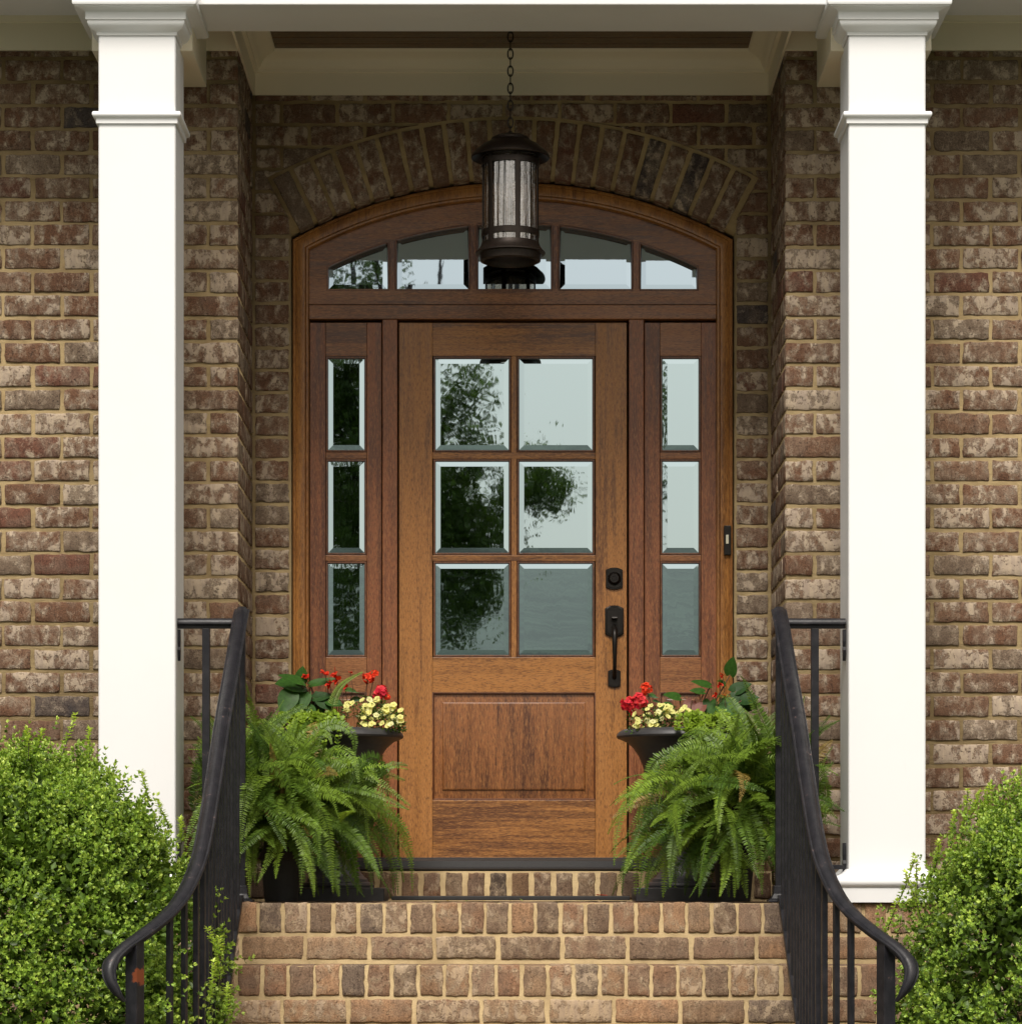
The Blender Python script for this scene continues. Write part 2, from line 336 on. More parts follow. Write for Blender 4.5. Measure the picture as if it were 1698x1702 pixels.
# ---------------------------------------------------------------- columns
def column(cx):
    cy=-1.162; h=.137; c=sub('column',house,(cx,cy,-GZ))
    m=MB(); m.rings([sqring(cx,cy,h,z,.004) for z in (.05,3.12)],0,True,True); obj('shaft',m,WHITE,c)
    m=MB(); pr=[(.048,0),(.048,.052),(.046,.053),(.053,.056),(.058,.064),(.059,.073),(.056,.084),(.049,.092),(.030,.097),(.018,.104),(.009,.112),(.004,.118),(.001,.119)]
    m.rings([sqring(cx,cy,h+o,z,.002) for o,z in pr],0,True,False); obj('base',m,WHITE,c,smooth=True)
    m=MB(); pr=[(.001,2.772),(.008,2.773),(.009,2.790),(.012,2.792),(.018,2.795),(.021,2.801),(.021,2.808),(.018,2.813),(.001,2.815)]
    m.rings([sqring(cx,cy,h+o,z,.002) for o,z in pr],0); obj('neck_moulding',m,WHITE,c,smooth=True)
    m=MB(); pr=[(.001,3.086),(.006,3.087),(.0065,3.093),(.008,3.098),(.014,3.100),(.024,3.106),(.032,3.115),(.036,3.125),(.036,3.133),(.0415,3.134),(.0415,3.158),(.043,3.161),(.050,3.166),(.062,3.170),(.074,3.172),(.074,3.174),(.081,3.176),(.083,3.181),(.083,3.192),(.079,3.200),(.079,3.26)]
    m.rings([sqring(cx,cy,h+o,z,.002) for o,z in pr],0,False,True); obj('capital',m,WHITE,c,smooth=True)
column(1.336); column(-1.333)
# ---------------------------------------------------------------- entablature, soffits, ceiling
m=MB(); m.box(-3.9,3.9,-1.285,-.945,3.2605,3.60); m.box(-1.30,1.30,-1.290,-.950,3.200,3.2600); obj('front_beam',m,WHITE,house,bevel=.003)
for sd in (-1,1):
    m=MB(); m.box(*sorted((sd*1.152,sd*1.516)),-1.14,-.6425,3.076,3.50); obj('side_beam',m,TRIM,house,bevel=.003)
m=MB()
def crown(m,pts2,a,b,axis):             # extrude a (offset, z) profile between a and b; axis: function mapping (t,off,z)->point
    A=[m.vert(axis(a,o,z)) for o,z in pts2]; B=[m.vert(axis(b,o,z)) for o,z in pts2]; n=len(pts2)
    for i in range(n): m.face((A[i],A[(i+1)%n],B[(i+1)%n],B[i]))
    m.face(A[::-1]); m.face(B)
CR=[(0,3.30),(.014,3.302),(.016,3.312),(.022,3.316),(.030,3.326),(.034,3.338),(.046,3.350),(.066,3.358),(.078,3.362),(.084,3.366),(.090,3.380),(.090,3.40),(0,3.40)]
m=MB(); m.box(-XH+.0105,XH-.0105,-.010,-.001,3.213,3.39); crown(m,CR,-XH+.02,XH-.02,lambda t,o,z:(t,-.010-o,z)); obj('rear_crown_moulding',m,TRIM,house,smooth=True)
for sd in (-1,1):
    m=MB(); m.box(*sorted((sd*(XH-.010),sd*(XH-.0005))),-.944,-.002,3.213,3.39); crown(m,CR,-.944,-.012,lambda t,o,z:(sd*(XH-.010-o),t,z)); obj('side_crown_moulding',m,TRIM,house,smooth=True)
    m=MB(); m.box(*sorted((sd*(XH),sd*3.7)),YF-.018,YF-.002,3.213,3.50); crown(m,[(0,3.315),(.010,3.317),(.012,3.327),(.022,3.345),(.040,3.360),(.058,3.367),(.064,3.385),(.064,3.45),(0,3.45)],XH,3.7,lambda t,o,z:(sd*t,YF-.018-o,z)); obj('frieze_board',m,TRIM,house,smooth=True)
    m=MB(); m.box(*sorted((sd*1.05,sd*3.8)),-1.38,YF,3.455,3.475); obj('eave_soffit',m,TRIM,house)
m=MB(); n=11
for k in range(n):                      # beaded ceiling boards
    y0=-.95+k*.088; y1=min(y0+.084,-.008)
    m.box(-XH+.012,XH-.012,y0,y1,3.375,3.392)
m.box(-XH+.012,XH-.012,-.945,-.009,3.3925,3.41); obj('porch_ceiling',m,CEIL,house,bevel=.003)
m=MB(); m.box(-3.95,3.95,-1.46,1.6,3.76,3.88); m.box(-3.9,3.9,-1.44,-1.381,3.60,3.758); obj('roof',m,m_simple('roof_shingle',(.09,.08,.075),.9),house)
# ---------------------------------------------------------------- door surround
def Zp(py,y): return CZ+(1472-py)/S(y)
def Xp(px,y): return (px-850)/S(y)
YC=.080; frame=sub('door_frame',house,(0,0,-GZ))
arc=arc_pts(AC[0],AC[1],AR_OUT,HALF,36)
poly=[(AC[0]-HALF,.118),(AC[0]+HALF,.118)]+arc
m=MB(); m.rings(loops_of(poly,[(0,.24),(0,.086),(.003,.080),(.012,.078),(.014,.083),(.018,.080),(.050,.080),(.052,.084),(.056,.078),(.063,.078),(.066,.084),(.066,.17)]),0,skip=(0,)); obj('casing',m,WC,frame,smooth=True)
IN=.066; zb1,zb0=Zp(506,YC),Zp(530,YC)
m=MB(); m.box(AC[0]-HALF+IN,AC[0]+HALF-IN,.082,.20,zb0,zb1); obj('transom_bar',m,WHR,frame,bevel=.003)
for a,b in ((635,660),(1045,1070)):
    m=MB(); m.box(Xp(a,YC),Xp(b,YC),.084,.20,.118,zb0-.0005); obj('mullion_post',m,WVR,frame,bevel=.003)
m=MB(); m.box(AC[0]-HALF-.03,AC[0]+HALF+.03,.252,.27,.1,3.0); obj('gap_light_block',m,RUB,frame)  # added unseen plate behind the door; keeps sky light out of the gaps
for z0,z1,y0 in ((Zp(1447,.03),Zp(1443,.03),.015),(Zp(1443,.03),Zp(1431,.05),.045),(Zp(1431,.05),Zp(1426.5,.06),.070)): pass

m=MB(); x0,x1=AC[0]-HALF+.004,AC[0]+HALF-.004
m.rings([[(x0,y,z),(x1,y,z)] for y,z in ((.25,.121),(.022,.121),(.020,.127),(.030,.131),(.048,.134),(.052,.158),(.060,.162),(.066,.164),(.080,.168),(.083,.172),(.25,.172))],closed=False); obj('threshold',m,THR,house,smooth=True)
# glazing pieces
def pane(parent,poly,y,mat,bw=.019,tilt=0.):
    m=MB(); lp=loops_of(poly,[(-.001,y+.006),(0,y+.0019),(bw,y)])
    if tilt:
        zc=sum(p[1] for p in poly)/len(poly); lp=[[(a,b+tilt*(c-zc),c) for a,b,c in l] for l in lp]
    m.rings(lp,0,True,True); return obj('glass_pane',m,mat,parent)
def bead(parent,poly,y,mat=None,w=.010):
    m=MB(); m.rings(loops_of(poly,[(-w,y+.010),(-w,y-.0005),(-w*.85,y-.004),(-w*.35,y-.0045),(-.0015,y+.001),(0,y+.010)]),0); return obj('glazing_bead',m,mat or WB,parent,smooth=True)
ROWS=((596,747),(767,918),(937,1088))
def leaf_unit(name, X0,X1,cols,sx0,sx1,yf,mv,mh,parent,panel=True):
    """glazed wooden door or sidelight; pixel columns of glass, stiles between X0..sx0 and sx1..X1"""
    o=sub(name,parent,(0,0,-GZ)); yb=yf+.045
    ztop,zbot=Zp(536,yf),Zp(1427,yf)
    for a,b in ((X0,sx0),(sx1,X1)):
        m=MB(); m.box(Xp(a,yf),Xp(b,yf)-.0004,yf,yb,zbot,ztop); obj('stile',m,mv,o,bevel=.0012)
    xa,xb=Xp(sx0,yf)+.0003,Xp(sx1,yf)-.0007
    for a,b in ((536,ROWS[0][0]-4.5),(ROWS[2][1]+4.5,1151),(1330,1427)):
        m=MB(); m.box(xa,xb,yf+.0002,yb,Zp(b,yf),Zp(a,yf)); obj('rail',m,mh,o,bevel=.0012)
    yg=yf+.009
    for i in range(2):
        a,b=ROWS[i][1]+4.5,ROWS[i+1][0]-4.5
        m=MB(); m.box(xa,xb,yf+.002,yb,Zp(b,yf),Zp(a,yf)); obj('muntin',m,mh,o,bevel=.0015)
    if len(cols)>1:
        a,b=cols[0][1]+4.5,cols[1][0]-4.5
        m=MB(); m.box(Xp(a,yf),Xp(b,yf),yf+.0025,yb,Zp(ROWS[2][1]+4.5,yf),Zp(ROWS[0][0]-4.5,yf)); obj('muntin',m,mv,o,bevel=.0015)
    for c0,c1 in cols:
        for r0,r1 in ROWS:
            pl=rect(Xp(c0,yf),Xp(c1,yf),Zp(r1,yf),Zp(r0,yf))
            pane(o,pl,yg,GLASS); bead(o,pl,yf+.0045)
    # raised wooden panel
    pl=rect(Xp(sx0,yf),Xp(sx1,yf),Zp(1330,yf),Zp(1151,yf)); 
    m=MB(); m.rings(loops_of(pl,[(-.001,yf+.03),(.0,yf+.0015),(.003,yf+.0005),(.006,yf+.006),(.0075,yf+.015)]),0); obj('panel_moulding',m,WB,o,smooth=True)
    g=.044 if len(cols)>1 else .03
    m=MB(); m.rings(loops_of(pl,[(.0,yf+.03),(.0,yf+.015),(g-.004,yf+.009),(g-.003,yf+.0055),(g,yf+.0035),(g+.004,yf+.003)]),0,True,True); obj('raised_panel',m,WP,o,smooth=True)
    return o
YD=.112
door=leaf_unit('front_door',663,1041.5,((724,845),(863,984)),718.5,989.5,YD,WV,WH,house)
leaf_unit('sidelight',515,634,((545.5,605),),541,609.5,YD-.006,WVR,WHR,house)
leaf_unit('sidelight',1071,1194,((1101,1160.5),),1096.5,1165,YD-.006,WVR,WHR,house)
# transom window
YT=.106; tw=sub('transom_window',house,(0,0,-GZ)); sT=S(YT)
zb=Zp(505.5,YT); gb=Zp(480,YT); xo=HALF-IN+.002; ro=AR_OUT-IN+.002; rg=687/sT; xg=306.5/sT
outer=[(AC[0]-xo,zb),(AC[0]+xo,zb)]+arc_pts(AC[0],AC[1],ro,xo,36); inner=[(AC[0]-xg,gb),(AC[0]+xg,gb)]+arc_pts(AC[0],AC[1],rg,xg,36)
m=MB(); m.rings([[(x,y,z) for x,z in pl] for pl,y in ((outer,YT+.05),(outer,YT),(inner,YT),(inner,YT+.05))],0); obj('sash',m,WHR,tw)
def arcz(x,r): return AC[1]+math.sqrt(r*r-(x-AC[0])**2)
ed=[Xp(p,YT) for p in (545,643.5,660,778,795,915,931,1048.5,1065.5,1161)]
for i in (1,3,5,7):
    a,b=ed[i]+.0085,ed[i+1]-.0085
    m=MB(); m.prism([(a,gb-.002),(b,gb-.002),(b,arcz(b,rg+.002)),(a,arcz(a,rg+.002))],YT+.001,YT+.045); obj('mullion',m,WVR,tw,bevel=.001)
for i in range(0,10,2):
    a,b=max(ed[i],AC[0]-xg+.001),min(ed[i+1],AC[0]+xg-.001); pts=[(b-(b-a)*k/8) for k in range(9)]
    pl=[(a,gb),(b,gb)]+[(x,arcz(x,rg)) for x in pts]
    pane(tw,pl,YT+.020,GLASS_T,tilt=.105); bead(tw,pl,YT+.003,w=.0085)
# sill of upright bricks under the threshold
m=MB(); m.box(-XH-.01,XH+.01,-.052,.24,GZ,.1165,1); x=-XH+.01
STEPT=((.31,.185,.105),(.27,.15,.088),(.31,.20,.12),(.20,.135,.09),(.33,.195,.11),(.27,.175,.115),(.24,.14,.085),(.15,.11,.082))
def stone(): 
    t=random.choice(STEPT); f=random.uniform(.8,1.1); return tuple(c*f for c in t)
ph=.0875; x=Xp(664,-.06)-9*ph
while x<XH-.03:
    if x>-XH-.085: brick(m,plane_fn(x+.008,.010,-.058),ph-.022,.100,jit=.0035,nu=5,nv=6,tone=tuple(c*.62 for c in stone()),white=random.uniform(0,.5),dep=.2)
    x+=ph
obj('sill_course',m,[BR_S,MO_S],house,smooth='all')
# doorbell on the right casing
m=MB(); b0,b1=P(1202.5,923,.079),P(1214.5,874,.079); m.box(b0.x,b1.x,.066,.0785,b0.z,b1.z); db=obj('doorbell',m,HW,house,bevel=.0025,label='slim black doorbell on the right side of the door casing')
m=MB(); b0,b1=P(1206,904,.066),P(1210.5,889,.066); m.box(b0.x,b1.x,.0625,.0655,b0.z,b1.z); obj('bell_button',m,m_simple('bell_white',(.62,.60,.48),.4),db,bevel=.001,origin=(0,0,GZ))
# door hardware
def plate(m,cx,cz,hw,hh,y0,y1,curve):   # escutcheon with shouldered, domed top and bottom
    pts=[]
    for sg in (1,-1):
        seq=[(-hw,hh*.78),(-hw*.82,hh*.86)]+[(hw*.7*math.sin(a),hh*.86+curve*math.cos(a)) for a in (R(-80),R(-55),R(-28),0,R(28),R(55),R(80))]+[(hw*.82,hh*.86),(hw,hh*.78)]
        if sg<0: seq=[(-u,-v) for u,v in seq]
        pts+=seq
    pts=[(cx+u,cz+v) for u,v in pts]
    lp=[[(x,y0,z) for x,z in pts],[(x,y1+.002,z) for x,z in pts]]+[[(cx+(x-cx)*k,y,cz+(z-cz)*(1-(1-k)*.6)) for x,z in pts] for k,y in ((.94,y1),(.80,y1),(.76,y1-.002))]
    m.rings(lp,0,True,True)
def disc(m,cx,cz,prof,n=28): m.rings([[(cx+r*math.cos(2*math.pi*k/n),y,cz+r*math.sin(2*math.pi*k/n)) for k in range(n)] for r,y in prof],0,False,True)
yf=YD-.0005
c=P(1020.5,962,yf); m=MB(); plate(m,c.x,c.z,14/S(yf),18.5/S(yf),yf,yf-.008,.006); disc(m,c.x,c.z,[(.027,yf-.006),(.027,yf-.012),(.024,yf-.015),(.021,yf-.013),(.020,yf-.020),(.017,yf-.023),(.010,yf-.023),(.009,yf-.0215)]); m.box(c.x-.001,c.x+.001,yf-.0245,yf-.0225,c.z-.006,c.z+.006)
obj('deadbolt',m,HW,door,smooth=True)
c=P(1020.5,1033,yf); c2=P(1020.5,1128,yf); m=MB(); plate(m,c.x,c.z,15.5/S(yf),27/S(yf),yf,yf-.009,.008); plate(m,c2.x,c2.z,10.5/S(yf),15.5/S(yf),yf,yf-.008,.004)
pts=[(c.x,yf-.006,c.z-.020),(c.x,yf-.030,c.z-.028),(c.x,yf-.052,c.z-.042),(c.x,yf-.060,c.z-.065),(c.x,yf-.062,c.z-.100),(c.x,yf-.060,c.z-.140),(c.x,yf-.052,c.z-.180),(c.x,yf-.035,c.z-.208),(c.x,yf-.015,c.z-.220),(c.x,yf-.004,c.z-.228)]
m.tube(pts,.0100,12,[.9,1.0,1.1,1.15,1.0,.85,.75,.72,.8,1.0])
pts=[(c.x,yf-.008,c.z+.006),(c.x,yf-.022,c.z+.010),(c.x,yf-.038,c.z+.007),(c.x,yf-.048,c.z+.012)]; m.sweep(pts,[(-.010,-.003),(.010,-.003),(.012,.0),(.010,.003),(-.010,.003),(-.012,0)],[.8,.9,1.1,.9])
obj('door_handle',m,HW,door,smooth=True)
# ---------------------------------------------------------------- steps and landing
steps=thing('brick_steps','wide flight of tan and brown brick steps leading up to the wooden door','steps',(0,-1.33,GZ))
YL=-1.33; RS=.213; TD=.30; NS=6; m=MB(); LW=1.62; SW=1.37
m.box(-LW,LW,YL+REC,YF+.0,GZ,-.0045,1); m.box(-XH+.0,XH-.0,YF-.001,-.053,GZ,-.006,1)
for k in range(NS):
    yf_=YL-TD*k; zt=-RS*k; W=LW if k==0 else SW
    if k: m.box(-SW,SW,yf_+REC,yf_+TD+REC-.001,GZ,zt-.006,1)
    rp=.0895; x=-W+.004-(.03*(k%2)); zr=zt-.108
    while x<W-.02:
        a=max(x,-W)+.006; b=min(x+rp,W)-.006+random.uniform(-.003,.002)
        if b-a>.02:
            t=stone(); wh=random.uniform(.1,.75); h=.104+random.uniform(-.003,.003)
            brick(m,plane_fn(a,zr+random.uniform(-.001,.002),yf_),b-a,h,jit=.0035,nu=6,nv=7,tone=t,white=wh,dep=.10)
            def fn(u,v,d,a=a,zt=zt,yf_=yf_): return (a+u,yf_+.006+v,zt-.004+d)
            if k<5: brick(m,fn,b-a,.205,jit=.002,nu=4,nv=6,tone=t,white=wh,dep=.02)
        x+=rp
    x=-W-(.11 if k%2 else .03); zr=zt-RS+.012
    while x<W:
        a=max(x,-W)+.008; b=min(x+.229,W)-.008+random.uniform(-.004,.004)
        if b-a>.03: brick(m,plane_fn(a,zr+random.uniform(-.002,.002),yf_),b-a,.078,jit=.0035,nu=10,nv=5,tone=stone(),white=random.uniform(.2,.8),dep=.05)
        x+=.229
# paving bricks of the landing
y=YL+.225
while y<-.07:
    x=-1.0 if y>YF else -1.6; lim=-x; x-=random.uniform(0,.1)
    while x<lim:
        a=max(x,-lim); b=min(x+.218,lim)
        if b-a>.04:
            def fn(u,v,d,a=a,y=y): return (a+u,y+v,-.004+d)
            brick(m,fn,b-a-.008,.082,jit=.002,nu=4,nv=3,tone=stone(),white=.4,dep=.01)
        x+=.226
    y+=.0895
st=obj('step_brickwork',m,[BR_S,MO_S],steps,smooth='all')
# ---------------------------------------------------------------- iron handrails
RAILP=[(-.030,.0),(-.031,.006),(-.028,.011),(-.022,.011),(-.020,.015),(-.012,.021),(0,.023),(.012,.021),(.020,.015),(.022,.011),(.028,.011),(.031,.006),(.030,0),(.016,-.004),(.015,-.014),(-.015,-.014),(-.016,-.004)]
def catmull(pts,n=6):
    out=[]; pts=[Vector(p) for p in pts]
    for i in range(len(pts)-1):
        p0,p1,p2,p3=pts[max(i-1,0)],pts[i],pts[i+1],pts[min(i+2,len(pts)-1)]
        for k in range(n):
            t=k/n; out.append(.5*((2*p1)+(p2-p0)*t+(2*p0-5*p1+4*p2-p3)*t*t+(3*p1-p0-3*p2+p3)*t**3))
    return out+[pts[-1]]
def tread_z(y): 
    if y>YL: return 0.
    return -RS*(math.floor((YL-y)/TD)+1)
def rail(sd, label):
    off=-3                                    # centre line of the stairs sits a touch left of the door
    def Q(px,py,D): v=P(px+3,py,CY+D); return Vector((sd*v.x+off/S(CY+D)*0+(-.004),v.y,v.z))
    keys=[(1293,1017,10.84),(1297,1036,10.74),(1311,1120,10.46),(1325,1200,10.18),(1337,1280,9.92),(1348,1350,9.70),(1357,1400,9.54),(1366,1436,9.44),(1381,1473,9.35),(1398,1502,9.28),(1420,1526,9.21),(1444,1546,9.15),(1467,1563,9.10),(1490,1580,9.06),(1507,1598,9.03),(1513,1616,9.01),(1509,1634,9.0),(1498,1652,9.0),(1488,1664,9.01)]
    K=[Q(*k) for k in keys]; path=catmull(K,6)
    o=thing('stair_handrail',label,'handrail',(K[1].x,K[1].y,0))
    m=MB(); n=len(path); sc_=[1 if i<n*.78 else max(.32,1-(i-n*.78)/(n*.22)*.75) for i in range(n)]
    m.rnd=(0,.42,0,1)
    # the rail turns on edge in the final scroll
    loops=[]
    for i,p in enumerate(path):
        t=(path[min(i+1,n-1)]-path[max(i-1,0)]).normalized(); up=Vector((0,0,1)); 
        f=max(0,(i-n*.78)/(n*.22)); up=(up*(1-f)+Vector((sd*.75,-.65,.25))*f).normalized()
        u=t.cross(up).normalized(); w=u.cross(t); k=sc_[i]
        loops.append([p+u*(a*k*.90)+w*(b*k*.90) for a,b in RAILP])
    m.rings(loops,0,True,True); obj('rail',m,IRON,o,smooth=True)
    def bar(name,x,y,z0,z1,hw,rot=0,shoe=False,rust=None):
        m=MB(); c,s_=math.cos(rot),math.sin(rot); m.rnd=(0,.15,0,1)
        zs_=[z0,z1] if rust is None else [z0+(z1-z0)*i/60 for i in range(61)]
        L=[]
        def ring(h,z): return [(x+c*a*h-s_*b*h,y+s_*a*h+c*b*h,z) for a,b in ((-1,-1),(1,-1),(1,1),(-1,1))]
        prev=None
        for z in zs_:
            r_=[]
            for vi,p in enumerate(ring(hw,z)):
                if rust is not None: m.rnd=(0,.3,max(0,(.62 if vi in (1,2) else .12)-abs(z-rust)/.13),1)
                r_.append(m.vert(p))
            if prev:
                for i in range(4): m.face((prev[i],prev[(i+1)%4],r_[(i+1)%4],r_[i]))
            else: m.face(r_[::-1])
            prev=r_
        m.face(prev)
        if shoe: m.rings([ring(h,z) for h,z in ((hw+.028,z0),(hw+.028,z0+.006),(hw+.016,z0+.014),(hw+.008,z0+.030),(hw+.006,z0+.052),(hw+.006,z0+.058),(hw+.0008,z0+.060))],0,True,True)
        return obj(name,m,IRON,o,bevel=.0012)
    def at(y):                                # point on the rail path at depth y
        for a,b in zip(path,path[1:]):
            if (a.y-y)*(b.y-y)<=0 and a.y!=b.y: return a+(b-a)*((y-a.y)/(b.y-a.y))
        return path[-1]
    y=-1.265; p=at(y); bar('newel_post',p.x,y,0.,p.z-.008,.017,shoe=True)
    y=-1.395; k=0
    while y>-2.83:
        p=at(y); q=at(y-.02); rot=math.atan2(q.x-p.x,-(q.y-p.y))
        bar('baluster',p.x,y,(-(YL-y)*RS/TD+.012) if y<YL else .012,p.z-.011,.0085,rot); k+=1; y-=.103 if y>-2.66 else .085
    m=MB(); m.rnd=(0,.2,0,1); bp=[(at(max(q,-2.9)).x,q,max(-(YL-q),-9)*RS/TD+.008 if q<YL else .014) for q in (-1.28,-1.33,-1.6,-1.9,-2.2,-2.5,-2.7,-2.8,-2.9)]
    m.sweep(bp,[(-.013,-.012),(.013,-.012),(.013,.012),(-.013,.012)]); obj('bottom_rail',m,IRON,o,bevel=.001)
    y=-3.0; p=at(y); q=at(y+.03); rot=math.atan2(-(q.x-p.x),(q.y-p.y)); p=P(850+sd*(1474-850)-2,1572,-2.96)
    bar('newel_post',p.x,-2.96,tread_z(-2.97)-.0,p.z+.012,.0205,R(28)*sd,rust=(-.215 if sd<0 else None))
    # short guard between the stair post and the column
    xa=at(-1.265).x; xb=sd*1.197; ys=-1.225; m=MB(); m.rnd=(0,.3,0,1)
    m.sweep([(xa+(-sd)*.012,ys,.995),(xb-sd*.002+(0.002*sd if sd<0 else 0),ys,.995)],[(a*.8,b) for a,b in RAILP])
    obj('guard_top_rail',m,IRON,o,smooth=True)
    m=MB(); m.box(*sorted((xa+sd*.015,xb-sd*.004)),ys-.013,ys+.013,.118,.134); obj('guard_bottom_rail',m,IRON,o,bevel=.001)
    bar('baluster',sd*1.090-.004,ys,.135,.980,.0135)
    for z in (.965,.20):                      # wall brackets
        m=MB(); x=xb-sd*.006
        m.rings([[(x-sd*.005,ys-w,z+dz),(x+sd*.0055,ys-w,z+dz),(x+sd*.0055,ys+w,z+dz),(x-sd*.005,ys+w,z+dz)] for w,dz in ((.010,.012),(.012,-.03),(.008,-.05),(.016,-.062),(.010,-.08),(.001,-.10))],0,True,True); obj('wall_bracket',m,IRON,o)
    return o
rail(1,'right black iron handrail curving out at the foot of the brick steps'); rail(-1,'left black iron handrail with a rust patch on its lower newel post')
# ---------------------------------------------------------------- lantern
LY=-.62; sL=S(LY); lx=(848-850)/sL
def LZ(py): return CZ+(1472-py)/sL
lan=thing('hanging_lantern','round bronze lantern with clear seeded glass hanging on a chain before the arched transom','lantern',(lx,LY,LZ(420)))
m=MB(); z=LZ(223)+.012; k=0
while z<3.372:
    n=14; lp=[]
    for j in range(n):
        a=2*math.pi*j/n; ca,sa=math.cos(a),math.sin(a); r=.010; dx=ca*r; dz=sa*.020
        c=Vector((lx+(dx if k%2 else 0),LY+(0 if k%2 else dx*1.0),z+dz)); lp.append(c)
    ring=[]
    for j in range(n):
        t=(lp[(j+1)%n]-lp[j-1]).normalized(); nn=(lp[j]-Vector((lx,LY,z))).normalized(); nn=(nn-t*nn.dot(t)).normalized(); bb=t.cross(nn)
        ring.append([lp[j]+nn*(.0026*math.cos(q))+bb*(.0026*math.sin(q)) for q in (0,R(60),R(120),R(180),R(240),R(300))])
    ring.append(ring[0]); m.rings(ring); z+=.0325; k+=1
obj('chain',m,LAMP,lan,smooth=True)
m=MB(); Rb=47.5/sL
m.lathe([(.006,LZ(218)),(.012,LZ(221)),(.030,LZ(223)),(.055,LZ(226)),(.072,LZ(230)),(.074,LZ(234)),(.080,LZ(236)),(.105,LZ(241)),(.130,LZ(250)),(.147,LZ(258)),(.149,LZ(262)),(.146,LZ(263.5)),(.125,LZ(257)),(.112,LZ(250)),(.02,LZ(248))],lx,LY,48); obj('cap',m,LAMP,lan,smooth=True)
m=MB()
def band(m,r0,r1,z0,z1,cx=lx,cy=LY): m.rings([[(cx+r*math.cos(2*math.pi*k/48),cy+r*math.sin(2*math.pi*k/48),z) for k in range(48)] for r,z in ((r0,z0),(r1,z0),(r1,z1),(r0,z1),(r0,z0))])
band(m,Rb-.004,Rb+.0015,LZ(276),LZ(267)); band(m,Rb-.004,Rb+.0015,LZ(394),LZ(384)); band(m,Rb-.004,Rb+.002,LZ(262),LZ(248))
for k in range(6):
    a=R(15.4+60*k); ca,sa=math.sin(a),-math.cos(a); t=Vector((-sa,ca,0)) ; c=Vector((lx+ca*Rb,LY+sa*Rb,0)); tt=Vector((math.cos(a),math.sin(a),0)); nn=Vector((ca,sa,0))
    L=[]
    for z in (LZ(408),LZ(250)): L.append([tuple(c+tt*(e*.0095)+nn*f+Vector((0,0,z))) for e,f in ((-1,.0),(0,.0022),(1,0),(1,-.004),(-1,-.004))])
    m.rings(L,0,True,True)
obj('cage',m,LAMP,lan,smooth=True)
m=MB(); m.rings([[(lx+r*math.cos(2*math.pi*k/48),LY+r*math.sin(2*math.pi*k/48),z) for k in range(48)] for r,z in ((Rb-.006,LZ(404)),(Rb+.001,LZ(404)),(Rb+.004,LZ(409)),(Rb+.014,LZ(416)),(Rb+.024,LZ(420)),(Rb+.024,LZ(422)),(Rb+.010,LZ(423)),(Rb+.006,LZ(434)),(Rb-.004,LZ(436)),(Rb-.010,LZ(433)),(Rb-.012,LZ(424)),(Rb-.006,LZ(404)))]); obj('base_ring',m,LAMP,lan,smooth=True)
g=N('seeded_glass'); n1=g.noise(g.coord((1,1,.015)),42,3,.6); n2=g.noise(g.coord((1,1,.35)),55,4,.6)
gl=g.n('ShaderNodeBsdfGlossy'); gl.inputs['Color'].default_value=(.95,.93,.92,1); gl.inputs['Roughness'].default_value=.06; g.l(g.bump(g.math('ADD',n1,g.math('MULTIPLY',n2,.22)),1.,.02),gl.inputs['Normal'])
tp=g.n('ShaderNodeBsdfTransparent'); tp.inputs[0].default_value=(.74,.70,.63,1)
mx=g.n('ShaderNodeMixShader'); mx.inputs[0].default_value=.34; g.l(tp.outputs[0],mx.inputs[1]); g.l(gl.outputs[0],mx.inputs[2]); g.l(mx.outputs[0],g.out.inputs[0]); gm=g.mat
m=MB(); m.rings([[(lx+r*math.cos(2*math.pi*k/64),LY+r*math.sin(2*math.pi*k/64),z) for k in range(64)] for r,z in ((Rb-.007,LZ(405)),(Rb-.007,LZ(252)))]); obj('glass_cylinder',m,gm,lan,smooth='all')
m=MB()
for k in range(3):
    a=R(90+120*k); cx,cy=lx+.030*math.cos(a),LY+.030*math.sin(a); m.lathe([(.008,LZ(385)),(.0085,LZ(384)),(.0085,LZ(335)),(.006,LZ(333))],cx,cy,12); m.tube([(cx,cy,LZ(384)),(lx,LY,LZ(396))],.004,6)
m.lathe([(.012,LZ(400)),(.016,LZ(396)),(.010,LZ(390)),(.004,LZ(250))],lx,LY,12)
obj('candle_sockets',m,m_simple('candle_sleeve',(.30,.26,.20),.6),lan,smooth=True)
